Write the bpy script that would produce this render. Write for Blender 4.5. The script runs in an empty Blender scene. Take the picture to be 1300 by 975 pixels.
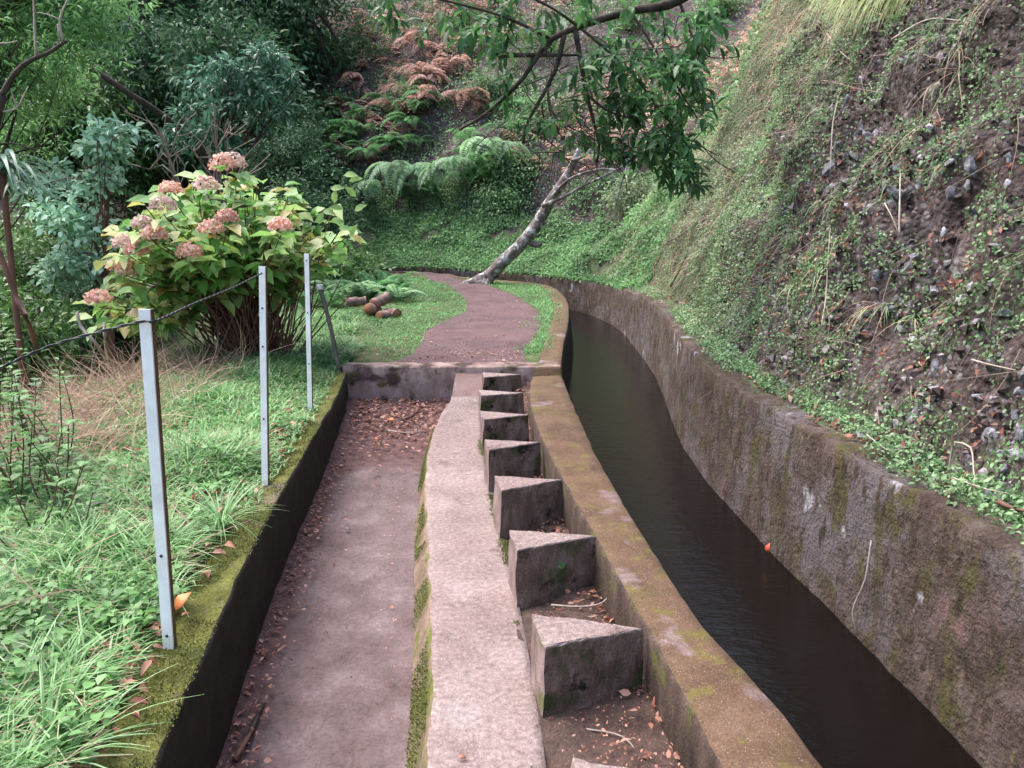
import bpy, math, random
import numpy as np
from mathutils import Vector
random.seed(7)
RNG = np.random.default_rng(11)
PI = math.pi
sc = bpy.context.scene
COL = sc.collection

# ------------------------------------------------------------------ camera
EYE = 1.6
F = 1011.0
PITCH = math.atan((487.5 - 257.0) / F)
cp, sp = math.cos(PITCH), math.sin(PITCH)
def ray(u, v):
    a, b = (u - 650.0) / F, -(v - 487.5) / F
    return np.array([a, cp + b * sp, -sp + b * cp])
def P(u, v, z):
    d = ray(u, v); t = (z - EYE) / d[2]
    return np.array([d[0] * t, d[1] * t, z])
def D(u, v, y):
    d = ray(u, v); t = y / d[1]
    return np.array([d[0] * t, y, EYE + d[2] * t])
cam = bpy.data.cameras.new('camera')
cam.lens = 28.0; cam.sensor_width = 36.0; cam.clip_end = 500; cam.clip_start = 0.05
co = bpy.data.objects.new('camera', cam); COL.objects.link(co)
co.location = (0, 0, EYE); co.rotation_euler = (PI / 2 - PITCH, 0, 0)
sc.camera = co

# ------------------------------------------------------------------ noise
def _hash(ix, iy, iz, seed):
    h = (ix * 374761393 + iy * 668265263 + iz * 2147483647 + seed * 974634777) & 0xFFFFFFFF
    h = ((h ^ (h >> 13)) * 1274126177) & 0xFFFFFFFF
    h = (h ^ (h >> 16)) & 0xFFFFFFFF
    return h / 4294967295.0
def vnoise(p, scale, seed=0):
    q = np.asarray(p, float) * scale
    i = np.floor(q).astype(np.int64); f = q - i; f = f * f * (3 - 2 * f)
    r = 0
    for dx in (0, 1):
        for dy in (0, 1):
            for dz in (0, 1):
                w = (f[..., 0] if dx else 1 - f[..., 0]) * (f[..., 1] if dy else 1 - f[..., 1]) * (f[..., 2] if dz else 1 - f[..., 2])
                r = r + w * _hash(i[..., 0] + dx, i[..., 1] + dy, i[..., 2] + dz, seed)
    return r * 2 - 1
def fbm(p, scale, octv=4, seed=0):
    r = 0; a = 1.0
    for k in range(octv):
        r = r + a * vnoise(p, scale * 2 ** k, seed + k * 17); a *= .5
    return r
def unit(a):
    return a / np.maximum(np.linalg.norm(a, axis=-1, keepdims=True), 1e-9)

# ------------------------------------------------------------------ curves
def spline(pts, step=.1):
    pts = [np.asarray(p, float) for p in pts]
    pts = [2 * pts[0] - pts[1]] + pts + [2 * pts[-1] - pts[-2]]
    out = []
    for i in range(1, len(pts) - 2):
        p0, p1, p2, p3 = pts[i - 1:i + 3]
        n = max(2, int(np.linalg.norm(p2 - p1) / step))
        for k in range(n):
            t = k / n
            out.append(.5 * ((2 * p1) + (-p0 + p2) * t + (2 * p0 - 5 * p1 + 4 * p2 - p3) * t * t + (-p0 + 3 * p1 - 3 * p2 + p3) * t ** 3))
    out.append(pts[-2])
    return np.array(out)
def resample(c, n):
    s = np.r_[0, np.cumsum(np.linalg.norm(np.diff(c, axis=0), axis=1))]
    q = np.linspace(0, s[-1], n)
    return np.stack([np.interp(q, s, c[:, k]) for k in range(c.shape[1])], 1)

# ------------------------------------------------------------------ object helpers
def tag(o, label=None, cat=None, group=None, kind=None):
    if label: o['label'] = label
    if cat: o['category'] = cat
    if group: o['group'] = group
    if kind: o['kind'] = kind
    return o
def thing(name, label, cat, loc, group=None):
    o = bpy.data.objects.new(name, None); COL.objects.link(o)
    o.empty_display_size = .1
    o.location = tuple(loc)
    return tag(o, label, cat, group)
def link(name, me, parent=None, loc=None):
    o = bpy.data.objects.new(name, me); COL.objects.link(o)
    if parent is not None: o.parent = parent
    if loc is not None: o.location = tuple(loc)
    return o
def mesh(name, V, faces, mats, smooth=True, fm=None):
    """faces: list of (k x n) index arrays or list of tuples"""
    me = bpy.data.meshes.new(name)
    V = np.asarray(V, np.float32)
    if isinstance(faces, list) and faces and not isinstance(faces[0], np.ndarray):
        me.from_pydata([tuple(map(float, v)) for v in V], [], [tuple(int(i) for i in f) for f in faces])
        nf = len(faces)
    else:
        if isinstance(faces, np.ndarray): faces = [faces]
        me.vertices.add(len(V)); me.vertices.foreach_set('co', V.ravel())
        tot = np.concatenate([np.full(len(f), f.shape[1]) for f in faces])
        idx = np.concatenate([f.ravel() for f in faces]).astype(np.int32)
        me.loops.add(len(idx)); me.loops.foreach_set('vertex_index', idx)
        me.polygons.add(len(tot))
        me.polygons.foreach_set('loop_start', (np.cumsum(tot) - tot).astype(np.int32))
        me.polygons.foreach_set('loop_total', tot.astype(np.int32))
        nf = len(tot)
        me.update(calc_edges=True)
    me.polygons.foreach_set('use_smooth', [smooth] * nf)
    for m in (mats if isinstance(mats, (list, tuple)) else [mats]): me.materials.append(m)
    if fm is not None: me.polygons.foreach_set('material_index', np.asarray(fm, np.int32))
    me.update()
    return me
def obj(name, V, faces, mats, parent=None, smooth=True, fm=None, origin=None):
    V = np.asarray(V, float)
    if parent is not None: V = V - np.array(parent.location)
    loc = None
    if origin is not None:
        V = V - np.asarray(origin); loc = origin
    return link(name, mesh(name, V, faces, mats, smooth, fm), parent, loc)
def vattr(o, name, vals):
    a = o.data.attributes.new(name, 'FLOAT', 'POINT'); a.data.foreach_set('value', np.asarray(vals, np.float32))

class MB:
    def __init__(s): s.V = []; s.q = []; s.t = []; s.n = 0
    def add(s, V, q=None, t=None):
        V = np.asarray(V, float)
        if q is not None and len(q): s.q.append(np.asarray(q) + s.n)
        if t is not None and len(t): s.t.append(np.asarray(t) + s.n)
        s.V.append(V); s.n += len(V)
    def tube(s, pts, rad, n=6, cap=True, rough=0, closed=None):
        pts = np.asarray(pts, float); m = len(pts)
        rad = np.broadcast_to(np.asarray(rad, float), (m,))
        T = unit(np.gradient(pts, axis=0))
        up = np.array([0, 0, 1.]) if abs(T[0][2]) < .9 else np.array([1., 0, 0])
        a = unit(np.cross(T, up)); b = np.cross(T, a)
        th = np.linspace(0, 2 * PI, n, endpoint=False)
        R = rad[:, None] * (1 + (RNG.uniform(-rough, rough, (m, n)) if rough else 0))
        V = pts[:, None] + (a[:, None] * np.cos(th)[None, :, None] + b[:, None] * np.sin(th)[None, :, None]) * R[..., None]
        V = V.reshape(-1, 3)
        i = np.arange(m - 1)[:, None] * n; j = np.arange(n)[None]; k = (j + 1) % n
        q = np.stack([i + j, i + k, i + n + k, i + n + j], -1).reshape(-1, 4)
        t = []
        if cap:
            V = np.vstack([V, pts[0], pts[-1]]); c0, c1 = m * n, m * n + 1
            for j in range(n):
                t.append((c0, (j + 1) % n, j)); t.append((c1, (m - 1) * n + j, (m - 1) * n + (j + 1) % n))
        s.add(V, q, t)
    def box(s, c, h, ax=None):
        c = np.asarray(c, float); ax = np.eye(3) if ax is None else np.asarray(ax, float)
        V = np.array([c + ax[0] * h[0] * i + ax[1] * h[1] * j + ax[2] * h[2] * k for i in (-1, 1) for j in (-1, 1) for k in (-1, 1)])
        s.add(V, [(0, 1, 3, 2), (4, 6, 7, 5), (0, 4, 5, 1), (2, 3, 7, 6), (0, 2, 6, 4), (1, 5, 7, 3)])
    def build(s, name, mats, parent=None, smooth=True, origin=None):
        f = []
        if s.q: f.append(np.concatenate(s.q))
        if s.t: f.append(np.concatenate(s.t))
        return obj(name, np.vstack(s.V), f, mats, parent, smooth, None, origin)

# leaf templates: x across, y along, z up
T_LEAF = (np.array([[0, 0, 0], [.42, .3, .10], [.38, .68, .09], [0, 1, -.12], [-.38, .68, .09], [-.42, .3, .10], [0, .5, 0.02]]),
          np.array([[0, 1, 2, 6], [6, 2, 3, 3], [0, 6, 4, 5]]))
LEAFV = np.array([[0, 0, 0], [.4, .28, .08], [.40, .62, .06], [0, 1, -.16], [-.40, .62, .06], [-.4, .28, .08], [0, .5, -.02]], float)
LEAFQ = np.array([[0, 1, 6, 5], [1, 2, 3, 6], [6, 3, 4, 5]])
def leaves(mb, pos, d, n, L, W, droop=None):
    """pos (N,3), d along, n normal; L, W (N,)"""
    N = len(pos)
    d = unit(d); n = n - (n * d).sum(1, keepdims=True) * d; n = unit(n); x = np.cross(d, n)
    L = np.broadcast_to(L, (N,)); W = np.broadcast_to(W, (N,))
    t = LEAFV
    V = pos[:, None] + x[:, None] * t[None, :, 0:1] * W[:, None, None] + d[:, None] * t[None, :, 1:2] * L[:, None, None] + n[:, None] * t[None, :, 2:3] * L[:, None, None] * (1 if droop is None else droop)
    q = (np.arange(N) * 7)[:, None, None] + LEAFQ[None]
    mb.add(V.reshape(-1, 3), q.reshape(-1, 4))
def blades(mb, pos, d, L, W, bend, seg=4, bdir=None):
    """curved grass blades. d initial direction, bends towards horizontal bdir / gravity"""
    N = len(pos); d = unit(d)
    L = np.broadcast_to(L, (N,)); W = np.broadcast_to(W, (N,)); bend = np.broadcast_to(bend, (N,))
    if bdir is None:
        a = RNG.uniform(0, 2 * PI, N); bdir = np.stack([np.cos(a), np.sin(a), -.3 * np.ones(N)], 1)
    side = unit(np.cross(d, bdir))
    p = pos.copy(); rows = []
    dd = d.copy()
    for k in range(seg + 1):
        w = W * (1 - (k / seg) ** 1.6) * .5 + .0004
        rows.append(p - side * w[:, None]); rows.append(p + side * w[:, None])
        dd = unit(dd + bdir * (bend / seg)[:, None]); p = p + dd * (L / seg)[:, None]
    V = np.stack(rows, 1).reshape(-1, 3)
    k = np.arange(seg) * 2
    q = np.stack([k, k + 1, k + 3, k + 2], 1)
    q = (np.arange(N) * (2 * seg + 2))[:, None, None] + q[None]
    mb.add(V, q.reshape(-1, 4))
def rnd_unit(N):
    return unit(RNG.normal(size=(N, 3)))

# ------------------------------------------------------------------ materials
def new_mat(name):
    m = bpy.data.materials.new(name); m.use_nodes = True
    nt = m.node_tree; nt.nodes.clear()
    out = nt.nodes.new('ShaderNodeOutputMaterial'); b = nt.nodes.new('ShaderNodeBsdfPrincipled')
    nt.links.new(b.outputs[0], out.inputs[0])
    return m, nt, b, out
def N_(nt, t, **kw):
    n = nt.nodes.new(t)
    for k, v in kw.items():
        if k.startswith('i_'): n.inputs[int(k[2:])].default_value = v
        else: setattr(n, k, v)
    return n
def pos_node(nt, scale=(1, 1, 1)):
    g = N_(nt, 'ShaderNodeNewGeometry'); m = N_(nt, 'ShaderNodeMapping')
    m.inputs['Scale'].default_value = scale
    nt.links.new(g.outputs['Position'], m.inputs[0]); return m.outputs[0]
def noise(nt, vec, scale, detail=6, rough=.6):
    n = N_(nt, 'ShaderNodeTexNoise'); n.inputs['Scale'].default_value = scale; n.inputs['Detail'].default_value = detail
    n.inputs['Roughness'].default_value = rough; nt.links.new(vec, n.inputs['Vector']); return n.outputs['Fac']
def ramp(nt, fac, stops, interp='LINEAR'):
    r = N_(nt, 'ShaderNodeValToRGB'); r.color_ramp.interpolation = interp
    e = r.color_ramp.elements
    while len(e) < len(stops): e.new(.5)
    for k, (p, c) in enumerate(stops):
        e[k].position = p; e[k].color = (c[0], c[1], c[2], 1) if not isinstance(c, (int, float)) else (c, c, c, 1)
    nt.links.new(fac, r.inputs[0]); return r.outputs[0]
def mix(nt, fac, a, b, mode='MIX'):
    m = N_(nt, 'ShaderNodeMix', data_type='RGBA', blend_type=mode)
    for s, v in ((0, fac), (6, a), (7, b)):
        if isinstance(v, (int, float)): m.inputs[s].default_value = v
        elif isinstance(v, tuple): m.inputs[s].default_value = (*v, 1)
        else: nt.links.new(v, m.inputs[s])
    return m.outputs[2]
def bump(nt, b, h, strength=.5, dist=.01, prev=None):
    n = N_(nt, 'ShaderNodeBump'); n.inputs['Strength'].default_value = strength; n.inputs['Distance'].default_value = dist
    nt.links.new(h, n.inputs['Height'])
    if prev is not None: nt.links.new(prev, n.inputs['Normal'])
    nt.links.new(n.outputs[0], b.inputs['Normal']); return n.outputs[0]
def surf(name, stops, scale=3, detail=8, rough=.9, patches=(), speck=None, bumps=((60, .6, .006),), sc3=(1, 1, 1), spec=.2, mottle=130):
    """stops over large noise; patches: (scale, lo, hi, colour, sc3); speck: (scale, threshold, colour)"""
    m, nt, b, out = new_mat(name)
    v = pos_node(nt, sc3); v1 = pos_node(nt)
    c = ramp(nt, noise(nt, v, scale, detail, .65), stops)
    for p in patches:
        vv = pos_node(nt, p[4]) if len(p) > 4 else v1
        f = ramp(nt, noise(nt, vv, p[0], 7, .6), [(p[1], 0.0), (p[2], 1.0)])
        c = mix(nt, f, c, p[3])
    if speck:
        for s_ in (speck if isinstance(speck, list) else [speck]):
            f = ramp(nt, noise(nt, v1, s_[0] * 1.6, 2, .5), [(.66, 0.0), (.71, .8)])
            c = mix(nt, f, c, s_[2])
    mo = ramp(nt, noise(nt, v1, mottle, 6, .75), [(.3, .58), (.5, 1.0), (.7, 1.5)])
    c = mix(nt, 1.0, c, mo, 'MULTIPLY')
    nt.links.new(c, b.inputs['Base Color'])
    b.inputs['Roughness'].default_value = rough; b.inputs['Specular IOR Level'].default_value = spec
    pv = None
    for (s, st, di) in bumps: pv = bump(nt, b, noise(nt, v1, s, 5, .6), st, di, pv)
    return m
def leafmat(name, cols, rough=.45, transl=.25, spec=.4, dead=None):
    m, nt, b, out = new_mat(name)
    g = N_(nt, 'ShaderNodeNewGeometry')
    n = len(cols)
    c = ramp(nt, g.outputs['Random Per Island'], [(i / max(1, n - 1), cols[i]) for i in range(n)])
    v = pos_node(nt)
    f = ramp(nt, noise(nt, v, 1.3, 3), [(.3, .62), (.7, 1.25)])
    c = mix(nt, 1.0, c, f, 'MULTIPLY')
    nt.links.new(c, b.inputs['Base Color']); b.inputs['Roughness'].default_value = rough
    b.inputs['Specular IOR Level'].default_value = spec
    if transl: transl = min(.5, transl + .15)
    if transl:
        t = N_(nt, 'ShaderNodeBsdfTranslucent'); nt.links.new(c, t.inputs[0])
        ms = N_(nt, 'ShaderNodeMixShader'); ms.inputs[0].default_value = transl
        nt.links.new(b.outputs[0], ms.inputs[1]); nt.links.new(t.outputs[0], ms.inputs[2]); nt.links.new(ms.outputs[0], out.inputs[0])
    return m
def plain(name, col, rough=.6, metal=0, spec=.4, var=.2, scale=20):
    m, nt, b, out = new_mat(name)
    a = tuple(x * (1 - var) for x in col); c2 = tuple(min(1, x * (1 + var)) for x in col)
    c = ramp(nt, noise(nt, pos_node(nt), scale, 5), [(.3, a), (.7, c2)])
    nt.links.new(c, b.inputs['Base Color']); b.inputs['Roughness'].default_value = rough; b.inputs['Metallic'].default_value = metal
    b.inputs['Specular IOR Level'].default_value = spec
    return m

M = {}
M['concrete'] = surf('pink_concrete', [(.3, (.155, .113, .102)), (.55, (.228, .174, .162)), (.75, (.285, .228, .218))], 3, 9,
    patches=[(1.3, .50, .66, (.20, .145, .135)), (4.5, .60, .68, (.15, .105, .095))], speck=[(120, .90, (.42, .37, .35)), (75, .95, (.09, .06, .055))], bumps=((140, .9, .006), (30, .5, .012)), mottle=48)
M['channel'] = None
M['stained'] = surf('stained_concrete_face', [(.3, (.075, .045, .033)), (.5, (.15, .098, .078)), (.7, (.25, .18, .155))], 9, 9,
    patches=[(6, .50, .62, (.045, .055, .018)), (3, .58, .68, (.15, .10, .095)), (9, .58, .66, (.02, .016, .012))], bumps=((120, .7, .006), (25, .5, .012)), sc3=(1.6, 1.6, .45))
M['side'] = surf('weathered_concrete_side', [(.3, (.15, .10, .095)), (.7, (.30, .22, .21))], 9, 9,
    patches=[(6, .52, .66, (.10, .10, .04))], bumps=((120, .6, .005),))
M['wallface'] = surf('rough_wall_face', [(.3, (.13, .08, .070)), (.5, (.23, .158, .142)), (.7, (.33, .25, .23))], 6, 9,
    patches=[(4, .48, .58, (.055, .036, .03)), (7, .57, .66, (.07, .075, .025))], bumps=((110, .6, .006),), sc3=(1.5, 1.5, .7))
M['parapet'] = surf('mossy_parapet', [(.32, (.058, .034, .021)), (.55, (.10, .060, .037)), (.75, (.14, .088, .062))], 5, 10,
    patches=[(4, .52, .70, (.078, .057, .022)), (11, .55, .68, (.105, .085, .024)), (3.1, .60, .70, (.19, .14, .145))], speck=[(150, .93, (.36, .31, .30)), (80, .9, (.05, .04, .03))],
    bumps=((170, .7, .004), (35, .5, .01)))
M['paraside'] = surf('stained_parapet_side', [(.3, (.025, .017, .013)), (.55, (.06, .040, .032)), (.8, (.12, .088, .075))], 9, 9, patches=[(8, .54, .66, (.07, .07, .02))], bumps=((80, .8, .008),), sc3=(1.6, 1.6, .5))
M['canalwall'] = surf('lichened_canal_wall', [(.28, (.030, .020, .016)), (.5, (.068, .047, .039)), (.70, (.12, .09, .082))], 5, 10,
    patches=[(1.6, .50, .60, (.105, .088, .092)), (2.7, .60, .68, (.125, .075, .070), (1.2, 1.2, .9)), (6, .53, .64, (.062, .054, .022), (1.2, 1.2, .7)),
             (3.1, .63, .67, (.27, .25, .27), (1, 1, .8)), (19, .52, .64, (.040, .028, .019), (1, 1, .5)), (30, .60, .70, (.11, .085, .045), (1, 1, .35))],
    bumps=((60, 1.0, .018), (11, .8, .035)), sc3=(1.3, 1.3, .9), mottle=60)
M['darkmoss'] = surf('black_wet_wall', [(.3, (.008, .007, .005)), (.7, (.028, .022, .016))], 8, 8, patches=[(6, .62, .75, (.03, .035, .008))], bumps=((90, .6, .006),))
M['moss'] = surf('cushion_moss', [(.3, (.055, .058, .014)), (.5, (.11, .115, .024)), (.72, (.19, .19, .06))], 9, 9,
    patches=[(2.6, .54, .64, (.17, .13, .10)), (14, .6, .7, (.10, .065, .04))], bumps=((130, 1.0, .012), (45, .8, .02)))
M['dirt'] = surf('red_brown_dirt', [(.3, (.065, .037, .038)), (.55, (.10, .062, .066)), (.75, (.14, .096, .104))], 3, 10,
    patches=[(1.2, .5, .7, (.12, .072, .07))], speck=[(70, .93, (.27, .20, .19)), (45, .95, (.05, .03, .03))], bumps=((90, .6, .006), (20, .4, .012)))
M['soil'] = surf('dark_soil', [(.3, (.035, .022, .018)), (.6, (.085, .055, .045)), (.8, (.13, .085, .07))], 14, 9, bumps=((60, .9, .015),))
M['ground'] = surf('grassy_soil', [(.3, (.04, .055, .02)), (.55, (.08, .10, .04)), (.8, (.14, .12, .08))], 6, 9, bumps=((50, .8, .015),))
M['bark'] = surf('grey_bark', [(.3, (.06, .045, .04)), (.5, (.15, .12, .11)), (.7, (.30, .27, .26))], 7, 9, patches=[(9, .52, .6, (.42, .41, .40)), (5, .6, .7, (.05, .035, .03))], bumps=((40, 1.0, .02),))
M['barkdark'] = surf('dark_bark', [(.3, (.022, .017, .014)), (.7, (.085, .065, .055))], 16, 9, bumps=((60, .8, .008),))
M['twig'] = plain('dry_twig', (.22, .16, .13), .8, var=.35)
M['twigpale'] = plain('pale_dry_twig', (.34, .28, .24), .8, var=.3)
M['cane'] = plain('brown_cane', (.13, .060, .042), .7, var=.45, scale=6)
M['steel'] = plain('galvanised_steel', (.80, .79, .78), .5, 0, .5, .16, 9)
M['steelside'] = plain('rusty_edge', (.13, .085, .045), .7, 0, .3, .3, 18)
M['dark'] = plain('dark_metal', (.03, .03, .035), .5)
M['wire'] = plain('weathered_wire', (.045, .045, .05), .6)
M['oldwood'] = plain('weathered_wood', (.10, .085, .075), .8, var=.4)
M['endgrain'] = surf('sawn_log_end', [(.3, (.20, .085, .05)), (.7, (.33, .16, .10))], 20, 6, bumps=((80, .4, .003),))
M['logbark'] = surf('log_bark', [(.3, (.10, .06, .05)), (.7, (.32, .22, .20))], 14, 8, bumps=((60, .8, .01),))
M['grass'] = leafmat('grass_blade', [(0.075, 0.197, 0.055), (0.152, 0.334, 0.101), (0.26, 0.47, 0.183), (0.396, 0.576, 0.314)], .5, .3)
M['grasspath'] = leafmat('verge_grass_blade', [(0.071, 0.191, 0.05), (0.121, 0.3, 0.084), (0.185, 0.396, 0.15)], .5, .3)
M['grassdry'] = leafmat('dry_grass_blade', [(0.316, 0.188, 0.138), (0.517, 0.349, 0.262), (0.661, 0.497, 0.386)], .7, .2)
M['grasslime'] = leafmat('hanging_grass_blade', [(.22, .30, .06), (.34, .42, .12), (.45, .48, .22)], .5, .3)
M['weed'] = leafmat('weed_leaf', [(0.061, 0.143, 0.043), (0.121, 0.275, 0.072), (0.194, 0.374, 0.13)], .45, .3)
M['cover'] = leafmat('ground_cover_leaf', [(0.069, 0.146, 0.052), (0.138, 0.266, 0.104), (0.23, 0.386, 0.174), (0.337, 0.452, 0.259)], .5, .25)
M['coverbright'] = leafmat('bright_cover_leaf', [(0.092, 0.192, 0.067), (0.158, 0.328, 0.113), (0.249, 0.429, 0.208)], .5, .3)
M['covermoss'] = leafmat('fine_moss_leaf', [(0.108, 0.156, 0.071), (0.195, 0.281, 0.145), (0.333, 0.38, 0.24)], .6, .2)
M['deadleaf'] = leafmat('dead_leaf', [(0.12, 0.05, 0.033), (0.264, 0.105, 0.072), (0.408, 0.187, 0.132), (0.504, 0.297, 0.231)], .6, .15)
M['bracken'] = leafmat('dead_bracken', [(0.269, 0.164, 0.136), (0.496, 0.301, 0.244), (0.702, 0.492, 0.395)], .7, .2)
M['crumb'] = leafmat('stone_crumb', [(0.034, 0.023, 0.021), (0.069, 0.048, 0.044), (0.115, 0.081, 0.075), (0.081, 0.057, 0.052), (0.172, 0.138, 0.138), (0.391, 0.368, 0.391)], .9, 0, .2)
M['mosstuft'] = leafmat('moss_tuft', [(0.06, 0.067, 0.014), (0.128, 0.138, 0.03), (0.204, 0.218, 0.072), (0.281, 0.304, 0.144)], .8, .2, .2)
M['redleaf'] = plain('red_leaf', (.40, .07, .035), .45)
M['brownleaf'] = plain('brown_leaf', (.26, .10, .07), .45)
M['fern'] = leafmat('fern_frond', [(0.1, 0.251, 0.077), (0.157, 0.343, 0.139), (0.215, 0.396, 0.185)], .5, .3)
M['fernpale'] = leafmat('pale_fern_frond', [(0.21, 0.38, 0.185), (0.3, 0.481, 0.262), (0.374, 0.531, 0.339)], .5, .3)
M['hydleaf'] = leafmat('hydrangea_leaf', [(0.086, 0.242, 0.05), (0.172, 0.386, 0.087), (0.287, 0.499, 0.137), (0.401, 0.532, 0.195), (0.43, 0.322, 0.098)], .4, .3)
M['hydflower'] = leafmat('faded_petal', [(0.581, 0.27, 0.214), (0.853, 0.498, 0.412), (0.873, 0.746, 0.627)], .7, .2)
M['hydflowerpale'] = leafmat('pale_petal', [(0.544, 0.342, 0.304), (0.702, 0.506, 0.455), (0.75, 0.632, 0.531)], .7, .2)
M['darkleaf'] = leafmat('dark_evergreen_leaf', [(0.026, 0.065, 0.029), (0.046, 0.11, 0.052), (0.082, 0.162, 0.084)], .6, .15, .2)
M['midleaf'] = leafmat('mid_green_leaf', [(0.057, 0.127, 0.034), (0.105, 0.217, 0.061), (0.171, 0.308, 0.103)], .4, .2)
M['limeleaf'] = leafmat('lime_leaf', [(0.1, 0.239, 0.071), (0.181, 0.365, 0.131), (0.261, 0.463, 0.19)], .5, .3)
M['tealleaf'] = leafmat('teal_ivy_leaf', [(0.197, 0.361, 0.208), (0.39, 0.616, 0.413), (0.651, 0.851, 0.655)], .45, .25, .35)
M['glossleaf'] = leafmat('glossy_laurel_leaf', [(0.036, 0.102, 0.056), (0.075, 0.181, 0.115), (0.149, 0.297, 0.211)], .42, .15, .4)
M['overleaf'] = leafmat('overhanging_leaf', [(0.03, 0.092, 0.035), (0.063, 0.17, 0.057), (0.12, 0.268, 0.084)], .42, .3, .4)
M['rock'] = surf('grey_volcanic_rock', [(.35, (.06, .055, .06)), (.5, (.16, .155, .175)), (.68, (.40, .40, .44))], 22, 8, rough=.8, patches=[(12, .5, .6, (.07, .055, .04))], bumps=((50, .8, .012),), spec=.4)
def water_mat():
    m, nt, b, out = new_mat('canal_water')
    b.inputs['Base Color'].default_value = (.004, .003, .0026, 1); b.inputs['Roughness'].default_value = .12
    b.inputs['IOR'].default_value = 1.33; b.inputs['Specular IOR Level'].default_value = .5
    p = bump(nt, b, noise(nt, pos_node(nt, (1, 2.2, 1)), 9, 3), .22, .02)
    bump(nt, b, noise(nt, pos_node(nt, (1, 3, 1)), 38, 3), .2, .006, p)
    return m
M['water'] = water_mat()
def channel_mat():
    m, nt, b, out = new_mat('channel_concrete_and_dirt')
    v = pos_node(nt)
    c = ramp(nt, noise(nt, v, 5, 9), [(.3, (.088, .058, .055)), (.55, (.137, .098, .096)), (.75, (.195, .15, .15))])
    w = N_(nt, 'ShaderNodeTexVoronoi'); w.inputs['Scale'].default_value = 120; nt.links.new(v, w.inputs['Vector'])
    ws = N_(nt, 'ShaderNodeSeparateColor'); nt.links.new(w.outputs['Color'], ws.inputs[0])
    c = mix(nt, 1.0, c, ramp(nt, noise(nt, v, 55, 8, .85), [(.3, .5), (.5, 1.0), (.7, 1.45)]), 'MULTIPLY')
    a = N_(nt, 'ShaderNodeAttribute', attribute_name='dirt')
    s = N_(nt, 'ShaderNodeMath', operation='ADD'); nt.links.new(a.outputs['Fac'], s.inputs[0])
    n2 = N_(nt, 'ShaderNodeMath', operation='MULTIPLY_ADD'); nt.links.new(noise(nt, v, 6, 9, .7), n2.inputs[0]); n2.inputs[1].default_value = 1.1; n2.inputs[2].default_value = -.55
    nt.links.new(n2.outputs[0], s.inputs[1])
    f = ramp(nt, s.outputs[0], [(.35, 0.0), (.65, 1.0)])
    d = ramp(nt, noise(nt, v, 22, 8), [(.3, (.055, .03, .028)), (.7, (.15, .085, .08))])
    c = mix(nt, f, c, d)
    nt.links.new(c, b.inputs['Base Color']); b.inputs['Roughness'].default_value = .9; b.inputs['Specular IOR Level'].default_value = .2
    p = bump(nt, b, noise(nt, v, 120, 5), .9, .008); bump(nt, b, noise(nt, v, 25, 5), .4, .012, p)
    return m
M['channel'] = channel_mat()
def bank_mat():
    m, nt, b, out = new_mat('bank_soil')
    v = pos_node(nt)
    c = ramp(nt, noise(nt, v, 12, 10, .7), [(.3, (.028, .020, .018)), (.48, (.078, .056, .052)), (.6, (.15, .12, .118)), (.72, (.30, .28, .28))])
    vo = N_(nt, 'ShaderNodeTexVoronoi'); vo.inputs['Scale'].default_value = 38; nt.links.new(v, vo.inputs['Vector'])
    vs = N_(nt, 'ShaderNodeSeparateColor'); nt.links.new(vo.outputs['Color'], vs.inputs[0])
    gc = ramp(nt, vs.outputs[0], [(.0, (.035, .025, .024)), (.35, (.09, .068, .062)), (.65, (.13, .11, .115)), (.85, (.20, .185, .20)), (1.0, (.42, .41, .43))])
    gm = ramp(nt, noise(nt, v, 2.2, 6, .7), [(.42, 0.0), (.56, .8)])
    gd = ramp(nt, vo.outputs['Distance'], [(.35, 1.0), (.6, .25)])
    c = mix(nt, mix(nt, 1.0, gm, gd, 'MULTIPLY'), c, gc)
    g = ramp(nt, noise(nt, v, 16, 8, .7), [(.3, (.035, .045, .022)), (.7, (.14, .17, .09))])
    a = N_(nt, 'ShaderNodeAttribute', attribute_name='green')
    s = N_(nt, 'ShaderNodeMath', operation='ADD'); nt.links.new(a.outputs['Fac'], s.inputs[0])
    n2 = N_(nt, 'ShaderNodeMath', operation='MULTIPLY_ADD'); nt.links.new(noise(nt, v, 4, 9, .75), n2.inputs[0]); n2.inputs[1].default_value = 1.6; n2.inputs[2].default_value = -.8
    nt.links.new(n2.outputs[0], s.inputs[1])
    c = mix(nt, ramp(nt, s.outputs[0], [(.35, 0.0), (.7, 1.0)]), c, g)
    nt.links.new(c, b.inputs['Base Color']); b.inputs['Roughness'].default_value = .95; b.inputs['Specular IOR Level'].default_value = .15
    p = bump(nt, b, noise(nt, v, 70, 6, .7), .9, .02); p = bump(nt, b, noise(nt, v, 20, 5), .7, .04, p)
    iv = N_(nt, 'ShaderNodeMath', operation='MULTIPLY'); iv.inputs[1].default_value = -1; nt.links.new(vo.outputs['Distance'], iv.inputs[0]); bump(nt, b, iv.outputs[0], .8, .02, p)
    return m
M['bank'] = bank_mat()

# ------------------------------------------------------------------ plan curves
ZB = .25      # block and kerb tops
ZP = .27      # path level
WZ = -.15     # water
xy = lambda a: [np.asarray(p)[:2] for p in a]
# canal parapet, canal side
LE1 = spline([(.93, -2), (.86, .5)] + xy([P(1050, 975, .24), P(950, 855, .24), P(870, 760, .24), P(770, 600, .24), P(738, 535, .24), P(713, 476, .24)]), .08)
LE2 = spline(xy([P(713, 470, ZP), P(716, 440, ZP), P(722, 410, ZP), P(721, 385, ZP), P(708, 369, ZP), P(685, 361, ZP)]) + [(-.3, 14.0), (-1.6, 15.0), (-4, 16.0), (-9, 17.6), (-18, 22)], .1)
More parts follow.
